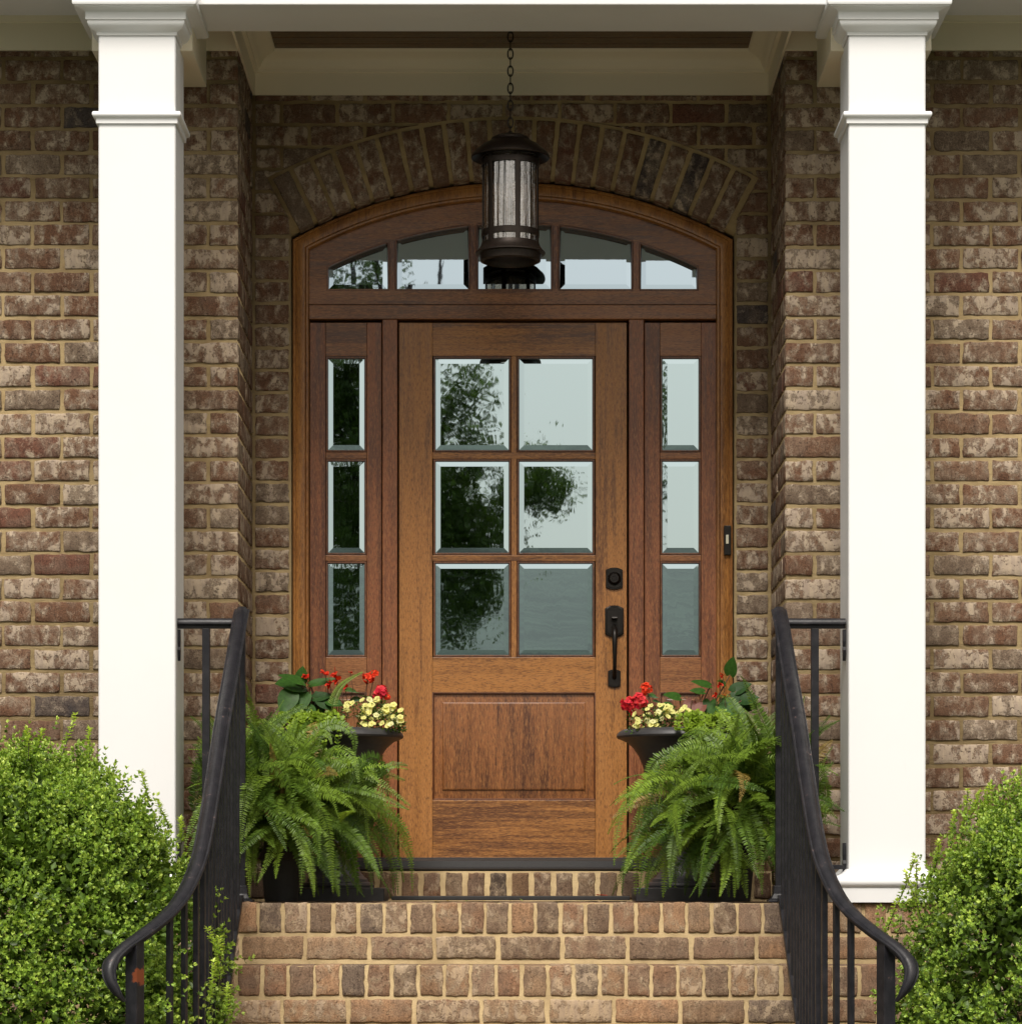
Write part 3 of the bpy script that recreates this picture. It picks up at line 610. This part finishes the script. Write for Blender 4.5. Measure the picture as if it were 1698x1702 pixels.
# ---------------------------------------------------------------- leaf machinery (numpy)
class Leaves:
    """many small leaves; each given by base point, direction, normal, length, width, colour"""
    def __init__(s): s.b=[]; s.d=[]; s.n=[]; s.l=[]; s.w=[]; s.c=[]
    def add(s,b,d,n,l,w,c): s.b.append(np.asarray(b,float).reshape(-1,3)); s.d.append(np.asarray(d,float).reshape(-1,3)); s.n.append(np.asarray(n,float).reshape(-1,3)); k=len(s.b[-1]); s.l.append(np.broadcast_to(l,(k,)).astype(float)); s.w.append(np.broadcast_to(w,(k,)).astype(float)); s.c.append(np.broadcast_to(c,(k,3)).astype(float))
    def build(s,name,mat,parent,origin,fold=.25,shape=None,kind=None,curl=.0):
        b=np.concatenate(s.b);d=np.concatenate(s.d);n=np.concatenate(s.n);l=np.concatenate(s.l)[:,None];w=np.concatenate(s.w)[:,None];c=np.concatenate(s.c)
        d/=np.linalg.norm(d,axis=1,keepdims=True)+1e-9; u=np.cross(d,n); u/=np.linalg.norm(u,axis=1,keepdims=True)+1e-9; n=np.cross(u,d)
        shape=shape or [(.0,.0,0),(.35,-.5,1),(.35,.5,1),(.75,-.38,1),(.75,.38,1),(1.,0.,0)]   # along, across, raised
        fc=[(0,2,-1,1),(1,-1,4,3)] ; V=[]
        pts=[(0,0,0),(.30,-.46,1),(.30,.46,1),(.68,-.42,1),(.68,.42,1),(1,0,0),(.5,0,0)]
        tri=[(0,1,6),(1,3,6),(3,5,6),(0,6,2),(2,6,4),(4,6,5)]
        if shape=='small':pass
        if s.small:
            pts=[(0,0,0),(.55,-.5,1),(1,0,0),(.55,.5,1)]; tri=[(0,1,2),(0,2,3)]
        for a,e,r in pts: V.append(b+d*l*a+u*w*e+n*(w*fold*r-curl*l*a*a))
        k=len(b); m_=len(pts); V=np.stack(V,1).reshape(-1,3)-np.array(origin)
        T=(np.arange(k)[:,None,None]*m_+np.array(tri)[None]).reshape(-1,3)
        me=bpy.data.meshes.new(name); me.vertices.add(len(V)); me.vertices.foreach_set('co',V.astype(np.float32).ravel())
        me.loops.add(T.size); me.loops.foreach_set('vertex_index',T.astype(np.int32).ravel()); me.polygons.add(len(T)); me.polygons.foreach_set('loop_start',(np.arange(len(T))*3).astype(np.int32)); me.polygons.foreach_set('loop_total',np.full(len(T),3,dtype=np.int32))
        me.update(calc_edges=True); me.polygons.foreach_set('use_smooth',[True]*len(T))
        at=me.attributes.new('tone','FLOAT_COLOR','POINT'); cc=np.concatenate([c,np.ones((k,1))],1).repeat(m_,0); at.data.foreach_set('color',cc.astype(np.float32).ravel())
        me.materials.append(mat); o=bpy.data.objects.new(name,me); sc.collection.objects.link(o)
        if parent: o.parent=parent; o.location=Vector(origin)-wloc(parent)
        else: o.location=origin
        if kind: o['kind']=kind
        return o
    small=False
def unit(v): return v/(np.linalg.norm(v,axis=-1,keepdims=True)+1e-9)
# ---------------------------------------------------------------- clipped shrubs
def shrub(label,cx,cy,cz,rx,ry,rz,n_cl,shoots,exclude=None):
    t=thing('clipped_shrub',label,'shrub',(cx,cy,GZ),'leafy shrubs beside the steps')
    L=Leaves(); L.small=True; e=2.5
    def surf(k):
        v=unit(rng.normal(size=(k,3))); v[:,2]=np.where(v[:,2]<-.65,-v[:,2],v[:,2]); v[:,1]=np.where((v[:,1]>.3)&(rng.random(k)<.6),-v[:,1],v[:,1])
        s_=1/((np.abs(v)**e).sum(1)**(1/e)); return v,s_
    v,s_=surf(n_cl); lump=np.array([noise.noise(Vector(a*2.6+cx)) for a in v])*.11+np.array([noise.noise(Vector(a*6+cx)) for a in v])*.10
    C=v*(s_*(1+lump-.05)*rng.uniform(.93,1.0,n_cl))[:,None]*[rx,ry,rz]+[cx,cy,cz]
    keep=C[:,2]>GZ+.05; C=C[keep]; v=v[keep]
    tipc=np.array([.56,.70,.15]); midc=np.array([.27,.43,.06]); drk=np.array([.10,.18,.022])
    tw=MB()
    for c,nv in zip(C,v):
        nn=unit(nv*[1/rx,1/ry,1/rz]+[0,-.15,.25]); k=rng.integers(10,18); rr=rng.uniform(.035,.065)
        dirs=unit(nn*1.1+rng.normal(size=(k,3))*.62+[0,0,.35]); base=c+rng.normal(size=(k,3))*rr*.55-nn*.02
        ln=rng.uniform(.028,.052,k); yel=rng.uniform(0,1,k)*rng.uniform(.4,1.3)
        for q in range(3):                      # whorls up each twig
            f=(.2,.6,1.)[q]; m_=(4,4,5)[q]
            for j in range(m_):
                side=unit(np.cross(dirs,rng.normal(size=(k,3)))); out=unit(side*(1.1-.45*f)+dirs*(.35+.75*f))
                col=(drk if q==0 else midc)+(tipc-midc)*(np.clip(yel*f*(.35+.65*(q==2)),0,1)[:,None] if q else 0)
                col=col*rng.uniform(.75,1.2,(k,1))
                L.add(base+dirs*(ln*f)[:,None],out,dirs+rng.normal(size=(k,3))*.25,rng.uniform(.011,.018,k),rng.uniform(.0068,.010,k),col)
    # inner leaf mass
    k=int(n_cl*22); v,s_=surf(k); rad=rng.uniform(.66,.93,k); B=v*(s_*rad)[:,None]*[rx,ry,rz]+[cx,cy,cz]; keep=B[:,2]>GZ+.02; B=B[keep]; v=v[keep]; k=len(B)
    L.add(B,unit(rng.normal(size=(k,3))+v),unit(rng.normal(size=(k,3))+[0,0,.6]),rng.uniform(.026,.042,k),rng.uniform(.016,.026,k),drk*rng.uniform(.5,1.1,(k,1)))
    # thicker woody stems and the loose shoots above the outline
    for i in range(14):
        a=random.uniform(0,6.28); q=Vector((cx+.1*math.cos(a),cy+.1*math.sin(a),GZ)); r_=Vector((cx+rx*.7*math.cos(a),cy+ry*.7*math.sin(a),cz+rz*random.uniform(.1,.7)))
        tw.tube(catmull([q,(q*.5+r_*.5)+Vector((0,0,-.08)),r_],4),.008,5)
    for px,py,D,h in shoots:
        q=P(px,py,CY+D); lean=Vector((random.uniform(-.5,.5),random.uniform(-.3,.3),1)).normalized(); b0=q-lean*h
        tw.tube([b0,b0+lean*h*.5+Vector((.004,0,0)),q],.0016,5)
        for f in np.arange(.1,1.03,.07):
            m_=5; bb=np.array(b0+lean*h*f); out=unit(rng.normal(size=(m_,3))*[1,1,.3]+[0,0,.55]); L.add(np.repeat(bb[None],m_,0),out,[[0,0,1]]*m_,.017,.010,midc+(tipc-midc)*f)
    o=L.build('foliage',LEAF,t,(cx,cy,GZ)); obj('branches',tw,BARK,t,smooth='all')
    return t
shrub('large rounded light green shrub crowding the left handrail',-1.78,-2.34,-.485,.86,.64,.985,2150,[(125,1190,9.6,.16),(148,1212,9.6,.12),(45,1212,9.6,.10),(235,1285,9.6,.1),(70,1215,9.6,.08),(262,1335,9.5,.09),(300,1362,9.5,.08),(345,1545,9.2,.10),(365,1560,9.2,.14),(378,1640,9.2,.1),(355,1600,9.15,.12)])
shrub('light green shrub with loose top shoots beside the right handrail',2.12,-2.32,-.645,.94,.66,1.10,1800,[(1608,1315,9.7,.14),(1628,1318,9.7,.12),(1644,1308,9.7,.10),(1690,1300,9.7,.1),(1520,1428,9.6,.16),(1504,1452,9.55,.16),(1522,1436,9.6,.14),(1490,1500,9.5,.14),(1560,1400,9.6,.1),(1585,1350,9.6,.12)])
# ---------------------------------------------------------------- ferns
def fern(label,cx,cy,cz,nf,xmin,xmax,seed):
    nf=int(nf*1.45)
    r_=np.random.default_rng(seed); t=thing('boston_fern',label,'fern',(cx,cy,0),'ferns beside the urns')
    L=Leaves(); st=MB(); L.small=False
    for f in range(nf):
        az=r_.uniform(0,2*math.pi); q=r_.random()
        up=False
        if q<.38: e0=R(r_.uniform(10,65)); ln=r_.uniform(.45,.80); k_=r_.uniform(1.6,4.4)
        elif q<.66: e0=R(r_.uniform(-40,25)); ln=r_.uniform(.32,.56); k_=r_.uniform(.6,3.2)
        else: up=True; e0=R(r_.uniform(48,86)); ln=r_.uniform(.26,.50); k_=r_.uniform(.4,2.4)
        if math.sin(az)<-.2: ln*=r_.uniform(.8,1.0)
        n=38; p=np.array([cx+r_.normal()*(.09 if not up else .13)+(.05*np.sign(cx) if up else 0),cy+r_.normal()*.045,cz+r_.uniform(-.16,.02)]); pts=[]; el=e0; tw=r_.uniform(-2.4,2.4)
        for i in range(n):
            dd=np.array([math.cos(el)*math.cos(az),math.cos(el)*math.sin(az),math.sin(el)])
            pts.append((p.copy(),dd)); p=p+dd*ln/n; el=max(el-k_*ln/n*(1.3-.5*i/n),R(-86)); az+=tw*ln/n
            if p[2]>.50+max(0,abs(p[0])-.62)*1.25: el-=.14
            if p[1]<-1.30: p[1]=-1.30+r_.uniform(0,.004)
            if p[2]<.012: break
            if p[0]<xmin or p[0]>xmax or p[1]>-.62+.5: break
        n=len(pts)
        if n<12: continue
        Pn=np.array([a for a,_ in pts]); Dn=np.array([b for _,b in pts]); s=np.linspace(0,1,n)
        pref=unit(np.array([r_.normal()*.35,-.75,.75])); side=unit(np.cross(Dn,pref+np.zeros((n,3))+1e-3)); nr=unit(np.cross(side,Dn))
        roll=r_.uniform(-.6,.6); side2=side*math.cos(roll)+nr*math.sin(roll); nr2=np.cross(side2,Dn)
        wl=.033*r_.uniform(.75,1.15)*np.clip(np.minimum((s-.06)*6,1.0)*np.minimum(1,(1.02-s)*2.1)**.8,0,1)
        g=r_.uniform(0,1); base=np.array([.055,.115,.014])*(1-g)+np.array([.20,.31,.034])*g
        if r_.random()<.05: base=np.array([.28,.20,.06])
        half=(Pn[1:]+Pn[:-1])/2
        for sg in (-1,1):
            for off,PP in ((0,Pn[:-1]),(1,half)):
                k=len(PP); dd=unit(side2[:-1]*sg+Dn[:-1]*.28+nr2[:-1]*r_.uniform(-.15,.25)+r_.normal(size=(k,3))*.10); l=wl[:-1]*r_.uniform(.85,1.1,k)
                ok=l>.003; tipb=.85+.35*s[:-1][:,None]
                L.add(PP[ok],dd[ok],nr2[:-1][ok]+r_.normal(size=(ok.sum(),3))*.12,l[ok],np.full(ok.sum(),.0066)*np.clip(l[ok]/.028,.45,1.1),(base*tipb*r_.uniform(.85,1.15,(k,1)))[ok])
        st.tone=(*base*.9,1); st.tube([Vector(a) for a in Pn[::3]]+[Vector(Pn[-1])],.0013,4)
    L.build('fronds',LEAF,t,(cx,cy,0),fold=.12,curl=.15); obj('frond_stems',st,LEAF,t,smooth='all')
    m=MB(); m.lathe([(.06,0),(.062,.01),(.075,.15),(.08,.155),(.08,.17),(.075,.17),(.07,.16),(.0,.16)],cx,cy+.06,28,cap1=False); obj('pot',m,RUB,t,smooth=True)
    m=MB(); m.lathe([(.084,.155),(.06,.20),(.045,cz-.08),(.004,cz-.02)],cx,cy,16); obj('root_crown',m,SOIL,t,smooth='all')
fern('bright green fern spilling over the landing against the left handrail',-.85,-.96,.42,225,-1.17,-.37,3)
fern('bright green fern spilling over the landing against the right handrail',.82,-.96,.42,175,.36,1.19,11)
# ---------------------------------------------------------------- urns and their flowers
UY=-.40; sU=S(UY)
def urn(px,label):
    cx=(px-850)/sU; t=thing('urn_planter',label,'urn',(cx,UY,0),'cast iron urns by the door')
    m=MB(); m.rings([sqring(cx,UY,h,z,.004) for h,z in ((.188,0),(.188,.047),(.183,.051),(.10,.052))],0,True,True); obj('plinth',m,URN,t,smooth=True)
    m=MB(); m.lathe([(.14,.051),(.142,.060),(.135,.070),(.118,.074),(.116,.084),(.104,.092),(.090,.110),(.078,.140),(.073,.175),(.076,.205),(.088,.215),(.092,.225),(.086,.236),(.090,.248),(.110,.270),(.135,.300),(.150,.330),(.155,.355),(.152,.372),(.158,.378),(.158,.388),(.149,.394),(.144,.41),(.143,.45),(.146,.49),(.155,.525),(.170,.560),(.190,.590),(.215,.612),(.238,.622),(.251,.627),(.255,.634),(.252,.643),(.243,.653),(.230,.660),(.222,.659),(.214,.650),(.19,.63),(.19,.60)],cx,UY,56,cap1=False)
    obj('bowl',m,URN,t,smooth=True)
    m=MB(); m.lathe([(.205,.635),(.12,.655),(.0005,.665)],cx,UY,24); obj('potting_soil',m,SOIL,t,smooth='all')
urn(1134,'black cast iron urn right of the door, filled with flowers'); urn(561,'black cast iron urn left of the door, filled with flowers')
def big_leaf(m,base,dirn,nrm,l,w,col,droop=.35,cup=.18,n=8,heart=.12):
    d=Vector(dirn).normalized(); u=d.cross(Vector(nrm)).normalized(); nn=u.cross(d)
    m.tone=(*col,1); rows=[]
    for i in range(n+1):
        s=i/n; ww=w*.5*(math.sin(math.pi*min(1,(s*.94+.06))**.72))**.85 if s<1 else 0
        c=Vector(base)+d*(l*s)-nn*(droop*l*s*s)
        rows.append([m.vert(c+u*(k*ww)+nn*(abs(k)*ww*cup+ (.012*l*math.sin(9*s)*abs(k)))-d*(heart*l*abs(k)*(1-s)**2)) for k in (-1,-.55,0,.55,1)])
    for a,b in zip(rows,rows[1:]):
        for i in range(4): m.face((a[i],a[i+1],b[i+1],b[i]))
def flower_head(m,c,r,n,col,col2):
    for i in range(n):
        v=Vector(unit(rng.normal(size=3)+[0,-.5,.35])); b=Vector(c)+v*r*random.uniform(.55,1.); f=random.random()
        cc=tuple(a*(1-f)+b_*f for a,b_ in zip(col,col2))
        for k in range(4):
            t=Vector(unit(np.cross(v,rng.normal(size=3)))); big_leaf(m,b,t+v*.45,v,r*random.uniform(.5,.7),r*.62,cc,.1,.1,3,0)
def small_flower(m,c,nrm,r,col,eye=(.42,.36,.04)):
    nrm=Vector(nrm).normalized(); a=nrm.orthogonal().normalized(); b=nrm.cross(a); m.tone=(*eye,1); ci=m.vert(Vector(c)-nrm*r*.25); ring=[]; m.tone=(*col,1); ph=random.uniform(0,6)
    for k in range(20):
        q=2*math.pi*k/20; rr=r*(.84+.16*abs(math.cos(2.5*q+ph))); ring.append(m.vert(Vector(c)+(a*math.cos(q)+b*math.sin(q))*rr+nrm*(r*.05*math.cos(5*q))))
    mid=[]
    for k in range(20):
        q=2*math.pi*k/20; mid.append(m.vert(Vector(c)+(a*math.cos(q)+b*math.sin(q))*r*.35-nrm*r*.12))
    for k in range(20): m.face((ci,mid[k],mid[(k+1)%20])); m.face((mid[k],ring[k],ring[(k+1)%20],mid[(k+1)%20]))
side_word={-1:'left',1:'right'}
def planting(sd, yel, reds, dots, leaves, soilpx):
    cx=(soilpx-850)/sU; G='flowers planted in the urns'; W=side_word[sd]; orig=(cx,UY,.64)
    # yellow flowers
    t=thing('yellow_petunia','small pale yellow flowers clustered over the rim of the %s urn'%W,'flowers',orig,G); m=MB(); st=MB()
    for x0,x1,y0,y1,n in yel:
        for i in range(n):
            p=P(random.uniform(x0,x1),random.uniform(y0,y1),UY-.12+random.uniform(-.07,.05)); small_flower(m,p,(random.gauss(0,.4),-.75,random.uniform(.3,.95)),random.uniform(.0105,.0145),(.74,.72,.26) if random.random()<.8 else (.76,.75,.38))
    obj('blossoms',m,PETAL,t)
    L=Leaves(); L.small=True
    for x0,x1,y0,y1,n in yel:
        k=n*16; q=np.array([P(rng.uniform(x0-6,x1+4),rng.uniform(y0+4,y1+12),UY-.09+rng.uniform(-.08,.08)) for _ in range(k)]); L.add(q,unit(rng.normal(size=(k,3))+[0,-.3,.2]),unit(rng.normal(size=(k,3))+[0,0,.8]),rng.uniform(.010,.018,k),.007,np.array([.06,.115,.015])*rng.uniform(.6,1.3,(k,1)))
    L.build('leaves',LEAF,t,orig)
    # red geraniums
    t=thing('red_geranium','red geranium with ball shaped heads rising beside the yellow flowers in the %s urn'%W,'flowers',orig,G); m=MB(); st=MB(); lv=MB()
    for px,py,r,n,pink in reds:
        c=P(px,py,UY-.08); m=MB(); flower_head(m,c,r,n,(.70,.025,.012) if not pink else (.66,.02,.06),(.80,.09,.03) if not pink else (.72,.06,.06)); obj('flower_head',m,PETAL,t,smooth='all'); q=P(px+(850-px)*-.03*sd*sd+ (soilpx-px)*.25,1212,UY-.02); st.tube([q,(q+c)/2+Vector((.004,0,0)),c],.0022,5)
    for px,py,l in ([(1090,1158,.04),(1100,1172,.05),(1078,1172,.045),(1118,1175,.05)] if sd>0 else [(592,1150,.055),(610,1160,.05),(582,1165,.05),(640,1175,.04)]):
        big_leaf(lv,P(px,py,UY-.04),(random.gauss(0,.6),-.6,random.uniform(-.1,.5)),(0,-.5,.8),l,l*1.1,(.045,.12,.02),.2,.15)
    obj('flower_stems',st,STEM,t,smooth='all'); obj('leaves',lv,LEAF,t,smooth='all')
    # dragon wing begonia
    t=thing('begonia','dark glossy begonia with small red blooms at the back of the %s urn'%W,'begonia',orig,G); lv=MB(); st=MB(); m=MB()
    for px,py,dx,dz,l,w,dark in leaves:
        b=P(px,py,UY-.02+random.uniform(-.05,.05)); col=(.035,.095,.015) if not dark else (.022,.060,.014)
        if dark==2: col=(.17,.055,.035)
        big_leaf(lv,b,(dx,random.uniform(-.55,-.15),dz),(random.gauss(0,.15),-.8,.62),l,w,col,.12,.12)
        st.tube([(cx+(b.x-cx)*.4,UY+.02,.65),(cx*.3+b.x*.7,UY,(.66+b.z)/2+.01),b],.0028,5)
    for px,py,r in dots:
        c=P(px,py,UY-.06); m=MB()
        for k in range(5):
            v=Vector((random.gauss(0,.6),-.7,random.gauss(-.1,.6))).normalized(); big_leaf(m,c,v,(v.z,-.4,.7),r*1.5,r*1.3,(.55,.02,.012) if random.random()<.6 else (.68,.05,.02),.1,.2,4,0)
        obj('bloom',m,PETAL,t,smooth='all'); st.tube([(cx+(c.x-cx)*.5,UY,.66),(c+Vector((.01,.01,-.06))),c],.0016,5)
    obj('leaves',lv,LEAF_G,t,smooth='all'); obj('stems',st,STEM,t,smooth='all'); 
    # creeping jenny
    t=thing('creeping_jenny','lime green trailing plant hanging over the rim of the %s urn'%W,'trailing plant',orig,G); L=Leaves(); st=MB(); L.small=False
    for i in range(36):
        a=rng.uniform(-.1,.95); ang=math.pi*(-.5)+sd*a*1.5; rr=.10+.12*rng.random(); p=Vector((cx+rr*math.cos(ang),UY+rr*math.sin(ang),.665+rng.uniform(0,.04))); hang=rng.uniform(.05,.28) if rng.random()<.6 else .02
        tgt=Vector((cx+.262*math.cos(ang),UY+.262*math.sin(ang),.665)); end=tgt+Vector((rng.normal()*.02,-.012,-hang)); path=catmull([p,(p+tgt)/2+Vector((0,0,.03)),tgt,end],6); st.tone=(.12,.16,.03,1); st.tube(path,.0012,4)
        ln=sum((path[j+1]-path[j]).length for j in range(len(path)-1)); kk=max(6,int(ln/.0085)); 
        for j in range(kk):
            f=j/(kk-1)*(len(path)-1); i0=min(int(f),len(path)-2); q=path[i0].lerp(path[i0+1],f-i0)
            for sg in (-1,1):
                v=np.array([sg*.9,-.35,.15])+rng.normal(size=3)*.35; L.add(np.array(q),v,np.array([0,-.7,.7])+rng.normal(size=3)*.3,rng.uniform(.012,.018),rng.uniform(.012,.017),np.array([.21,.32,.025])*rng.uniform(.7,1.25))
    k=230; ang=-math.pi/2+sd*rng.uniform(-.1,1.5,k); rr=rng.uniform(.04,.24,k); q=np.stack([cx+rr*np.cos(ang),UY+rr*np.sin(ang),.665+rng.uniform(0,.06,k)],1); L.add(q,unit(rng.normal(size=(k,3))+[0,-.3,.2]),unit(rng.normal(size=(k,3))*.5+[0,-.5,.8]),rng.uniform(.012,.018,k),rng.uniform(.012,.017,k),np.array([.21,.32,.025])*rng.uniform(.6,1.25,(k,1)))
    L.build('leaves',LEAF,t,orig,fold=.08); obj('stems',st,LEAF,t,smooth='all')
planting(1,[(1050,1100,1186,1212,26),(1075,1118,1172,1190,14),(1110,1150,1175,1198,14),(1098,1105,1170,1176,3)],
  [(1044,1170,.026,34,1),(1062,1166,.028,40,1),(1048,1182,.018,16,1),(1073,1146,.022,22,0)],
  [(1200,1122,.012),(1195,1137,.013),(1188,1155,.011),(1203,1156,.010)],
  [(1213,1122,.1,.9,.075,.060,0),(1215,1150,.75,.35,.085,.062,1),(1222,1150,.7,-.55,.11,.075,1),(1180,1140,-.9,.25,.085,.038,0),(1170,1150,-.8,.1,.06,.035,0),(1130,1160,-.85,.2,.075,.045,0),(1195,1170,.8,-.35,.12,.085,0),(1210,1175,.9,-.1,.10,.08,1),(1180,1165,-.2,-.9,.09,.07,0),(1205,1138,-.4,.2,.04,.03,0),(1168,1172,-.6,-.6,.085,.05,2),(1150,1165,-.5,-.7,.07,.05,2),(1232,1165,.8,.2,.07,.06,1),(1160,1180,.3,-.8,.08,.06,1),(1190,1190,.5,-.6,.09,.07,1)],1134)
planting(-1,[(600,668,1180,1206,34),(570,640,1160,1182,16),(625,655,1170,1185,12),(650,668,1190,1202,8)],
  [(612,1127,.022,24,0),(622,1122,.018,18,0),(634,1150,.024,34,1),(628,1156,.020,20,1),(643,1158,.015,14,0)],
  [(509,1122,.016),(540,1118,.017),(556,1118,.018),(548,1135,.020),(560,1130,.018),(573,1142,.014),(566,1138,.012),(582,1118,.008)],
  [(505,1140,-.8,.1,.12,.10,0),(505,1150,-.55,-.75,.13,.10,0),(500,1135,.1,.9,.065,.055,0),(505,1135,-.95,.35,.11,.045,0),(515,1138,.95,.25,.11,.038,0),(520,1155,.45,-.8,.10,.07,0),(520,1160,.9,.15,.08,.05,1),(500,1165,-.3,-.9,.09,.075,1),(530,1160,.6,-.5,.08,.06,1),(510,1175,.1,-.9,.08,.07,0),(545,1165,.7,-.2,.07,.05,0),(485,1150,-.4,-.8,.10,.08,0)],561)
# a young fern frond standing up out of the left urn, between the red flowers
t=thing('fern_frond','single upright fern frond among the red flowers of the left urn','fern',P(560,1180,UY-.1)); L=Leaves(); st=MB(); path=catmull([P(545,1205,UY-.1),P(556,1160,UY-.14),P(572,1135,UY-.16),P(603,1117,UY-.18)],8)
for j in range(6,len(path)-1):
    dd=np.array((path[j+1]-path[j]).normalized()); sd_=np.cross(dd,[0,-1,0]); f=(j-6)/(len(path)-7)
    for sg in (-1,1):
        for h in (0,.5): L.add(np.array(path[j].lerp(path[j+1],h)),sd_*sg+dd*.3,[0,-1,.3],.020*(1.1-f),.006,(.22,.31,.06))
L.build('leaflets',LEAF,t,tuple(t.location)); st.tone=(.2,.26,.06,1); st.tube(path,.0013,5); obj('stem',st,LEAF,t,smooth='all')
# ---------------------------------------------------------------- doormat and fallen petals
m=MB(); a,b=P(650,1497,-.62),P(1047,1497,-.62); m.box(a.x,b.x,-.60,-.14,.0035,.019); mat=obj('doormat',m,RUB,None,bevel=.003); mat['label']='thin black rubber doormat lying in front of the wooden door'; mat['category']='doormat'
m=MB(); c=P(999,1490,-.58)
for k in range(4): big_leaf(m,(c.x-.012+.006*k,c.y,.0215),(random.gauss(0,1),-.4,.15),(0,0,1),.02,.016,(.62,.03,.02),.1,.3,4,0)
pt=obj('fallen_petals',m,PETAL,None,smooth='all',origin=(c.x,c.y,.0215)); pt['label']='small red petals dropped on the right end of the doormat'; pt['category']='petals'
m=MB()
for k in range(9): 
    x=random.uniform(-.3,.35); big_leaf(m,(x,-1.30+random.uniform(0,.1),.004),(random.gauss(0,1),random.gauss(0,1),.35),(0,0,1),.016,.010,random.choice(((.35,.27,.12),(.2,.26,.05),(.30,.2,.08))),.1,.3,4,0)
dl=obj('fallen_leaves',m,LEAF,None,smooth='all'); dl['label']='tiny dry leaves scattered along the top edge of the steps'; dl['kind']='stuff'; dl['category']='leaves'
# ---------------------------------------------------------------- ground, path and the land behind the viewpoint
g=N('mulch_grass'); v=g.coord(); n1=g.noise(v,2,6,.6); n2=g.noise(v,60,4,.7)
GR=g.fin(g.mix(g.ramp(n1,.4,.6),(.055,.075,.02),(.075,.085,.03)),.95,g.bump(n2,.6,.03))
m=MB(); xs=[-150,-60,-25,25,60,150]; ys=[8,-14,-24,-34,-44,-56,-70,-110]; zz=[GZ,GZ,-.2,1.8,4.2,6.6,9.0,13.2];  # rising ground added behind the camera, shaped for its reflection in the glass
m.rings([[(x,y,z) for x in xs] for y,z in zip(ys,zz)],closed=False)
g=N('rippled_slope'); v=g.coord((.35,1.,1)); n1=g.noise(v,1.6,6,.6,.8); n2=g.noise(g.coord((.15,1,1)),5,4,.6,.5)
SLOPE=g.fin(g.mix(g.ramp(g.math('ADD',g.math('MULTIPLY',n1,.5),g.math('MULTIPLY',n2,.5)),.40,.60),(.012,.028,.018),(.062,.095,.066)),.8)  # ripples coloured in, standing for water reflected in the lower panes
gr=obj('ground',m,SLOPE,None,smooth='all',kind='structure')
m=MB(); m.box(-1.5,1.5,-13.9,-2.84,GZ-.1,GZ+.012); pa=obj('path',m,m_paint('concrete',(.30,.26,.20),.85,.3,.4),None,kind='structure')
m=MB(); 
for sd in (-1,1): m.box(*sorted((sd*1.52,sd*5)),-4.2,YF+.02,GZ-.05,GZ+.02)
bed=obj('garden_bed',m,m_simple('mulch',(.05,.032,.02),.95),None,kind='structure')
def far_tree(label,blobs,trunk,y,n):
    base=P(trunk[0],1472,CY+y) ; D=y
    t=thing('leafy_tree',label,'tree',(trunk[0],trunk[1],GZ)); L=Leaves(); L.small=True
    for cx,cz,rx,rz,w in blobs:
        k=int(n*w); v=unit(rng.normal(size=(k,3)))*(rng.random((k,1))**.4); q=v*[rx,rx,rz]+[cx,trunk[1],cz]+rng.normal(size=(k,3))*.12
        nz=np.array([noise.noise(Vector(a*2.2)) for a in q])>-.12; q=q[nz]; k=len(q)
        L.add(q,unit(rng.normal(size=(k,3))),unit(rng.normal(size=(k,3))+[0,0,.7]),rng.uniform(.05,.09,k),rng.uniform(.03,.05,k),np.array([.10,.17,.03])*rng.uniform(.6,1.3,(k,1)))
    L.build('crown',LEAF,t,(trunk[0],trunk[1],GZ)); m=MB(); x0,y0=trunk; top=blobs[0]
    m.tube(catmull([(x0,y0,GZ),(x0+.05,y0,.8),(top[0],y0,top[1])],5),.16,10,[1.2-.06*i for i in range(11)])
    for cx,cz,rx,rz,w in blobs: m.tube(catmull([(x0+.03,y0,top[1]-1.2),((x0+cx)/2,y0,(cz+top[1])/2-.5),(cx,y0,cz)],4),.05,7,[1.2-.1*i for i in range(9)])
    obj('trunk',m,BARK,t,smooth='all')
# a tree on the far side of the front yard, seen in the door glass
DT=36.; sR=F/DT
def RB(px,py,rx,ry,w): return ((px-850)/sR,CZ+(1472-py)/sR,rx/sR,ry/sR,w)
far_tree('broad leafy tree across the yard, reflected in the left panes of the door',[RB(650,900,200,230,1.0),RB(560,700,140,200,.6),RB(600,560,110,110,.22),RB(585,455,70,60,.08),RB(780,860,90,170,.25),RB(885,800,70,50,.08),RB(760,650,60,50,.05),RB(520,300,150,260,.35),RB(560,-150,130,300,.35),RB(610,-545,75,60,.07),RB(735,-500,75,35,.05),RB(560,-640,120,70,.12)],((640-850)/sR,-23.95),-1,36000)
print('objects',len(bpy.data.objects))
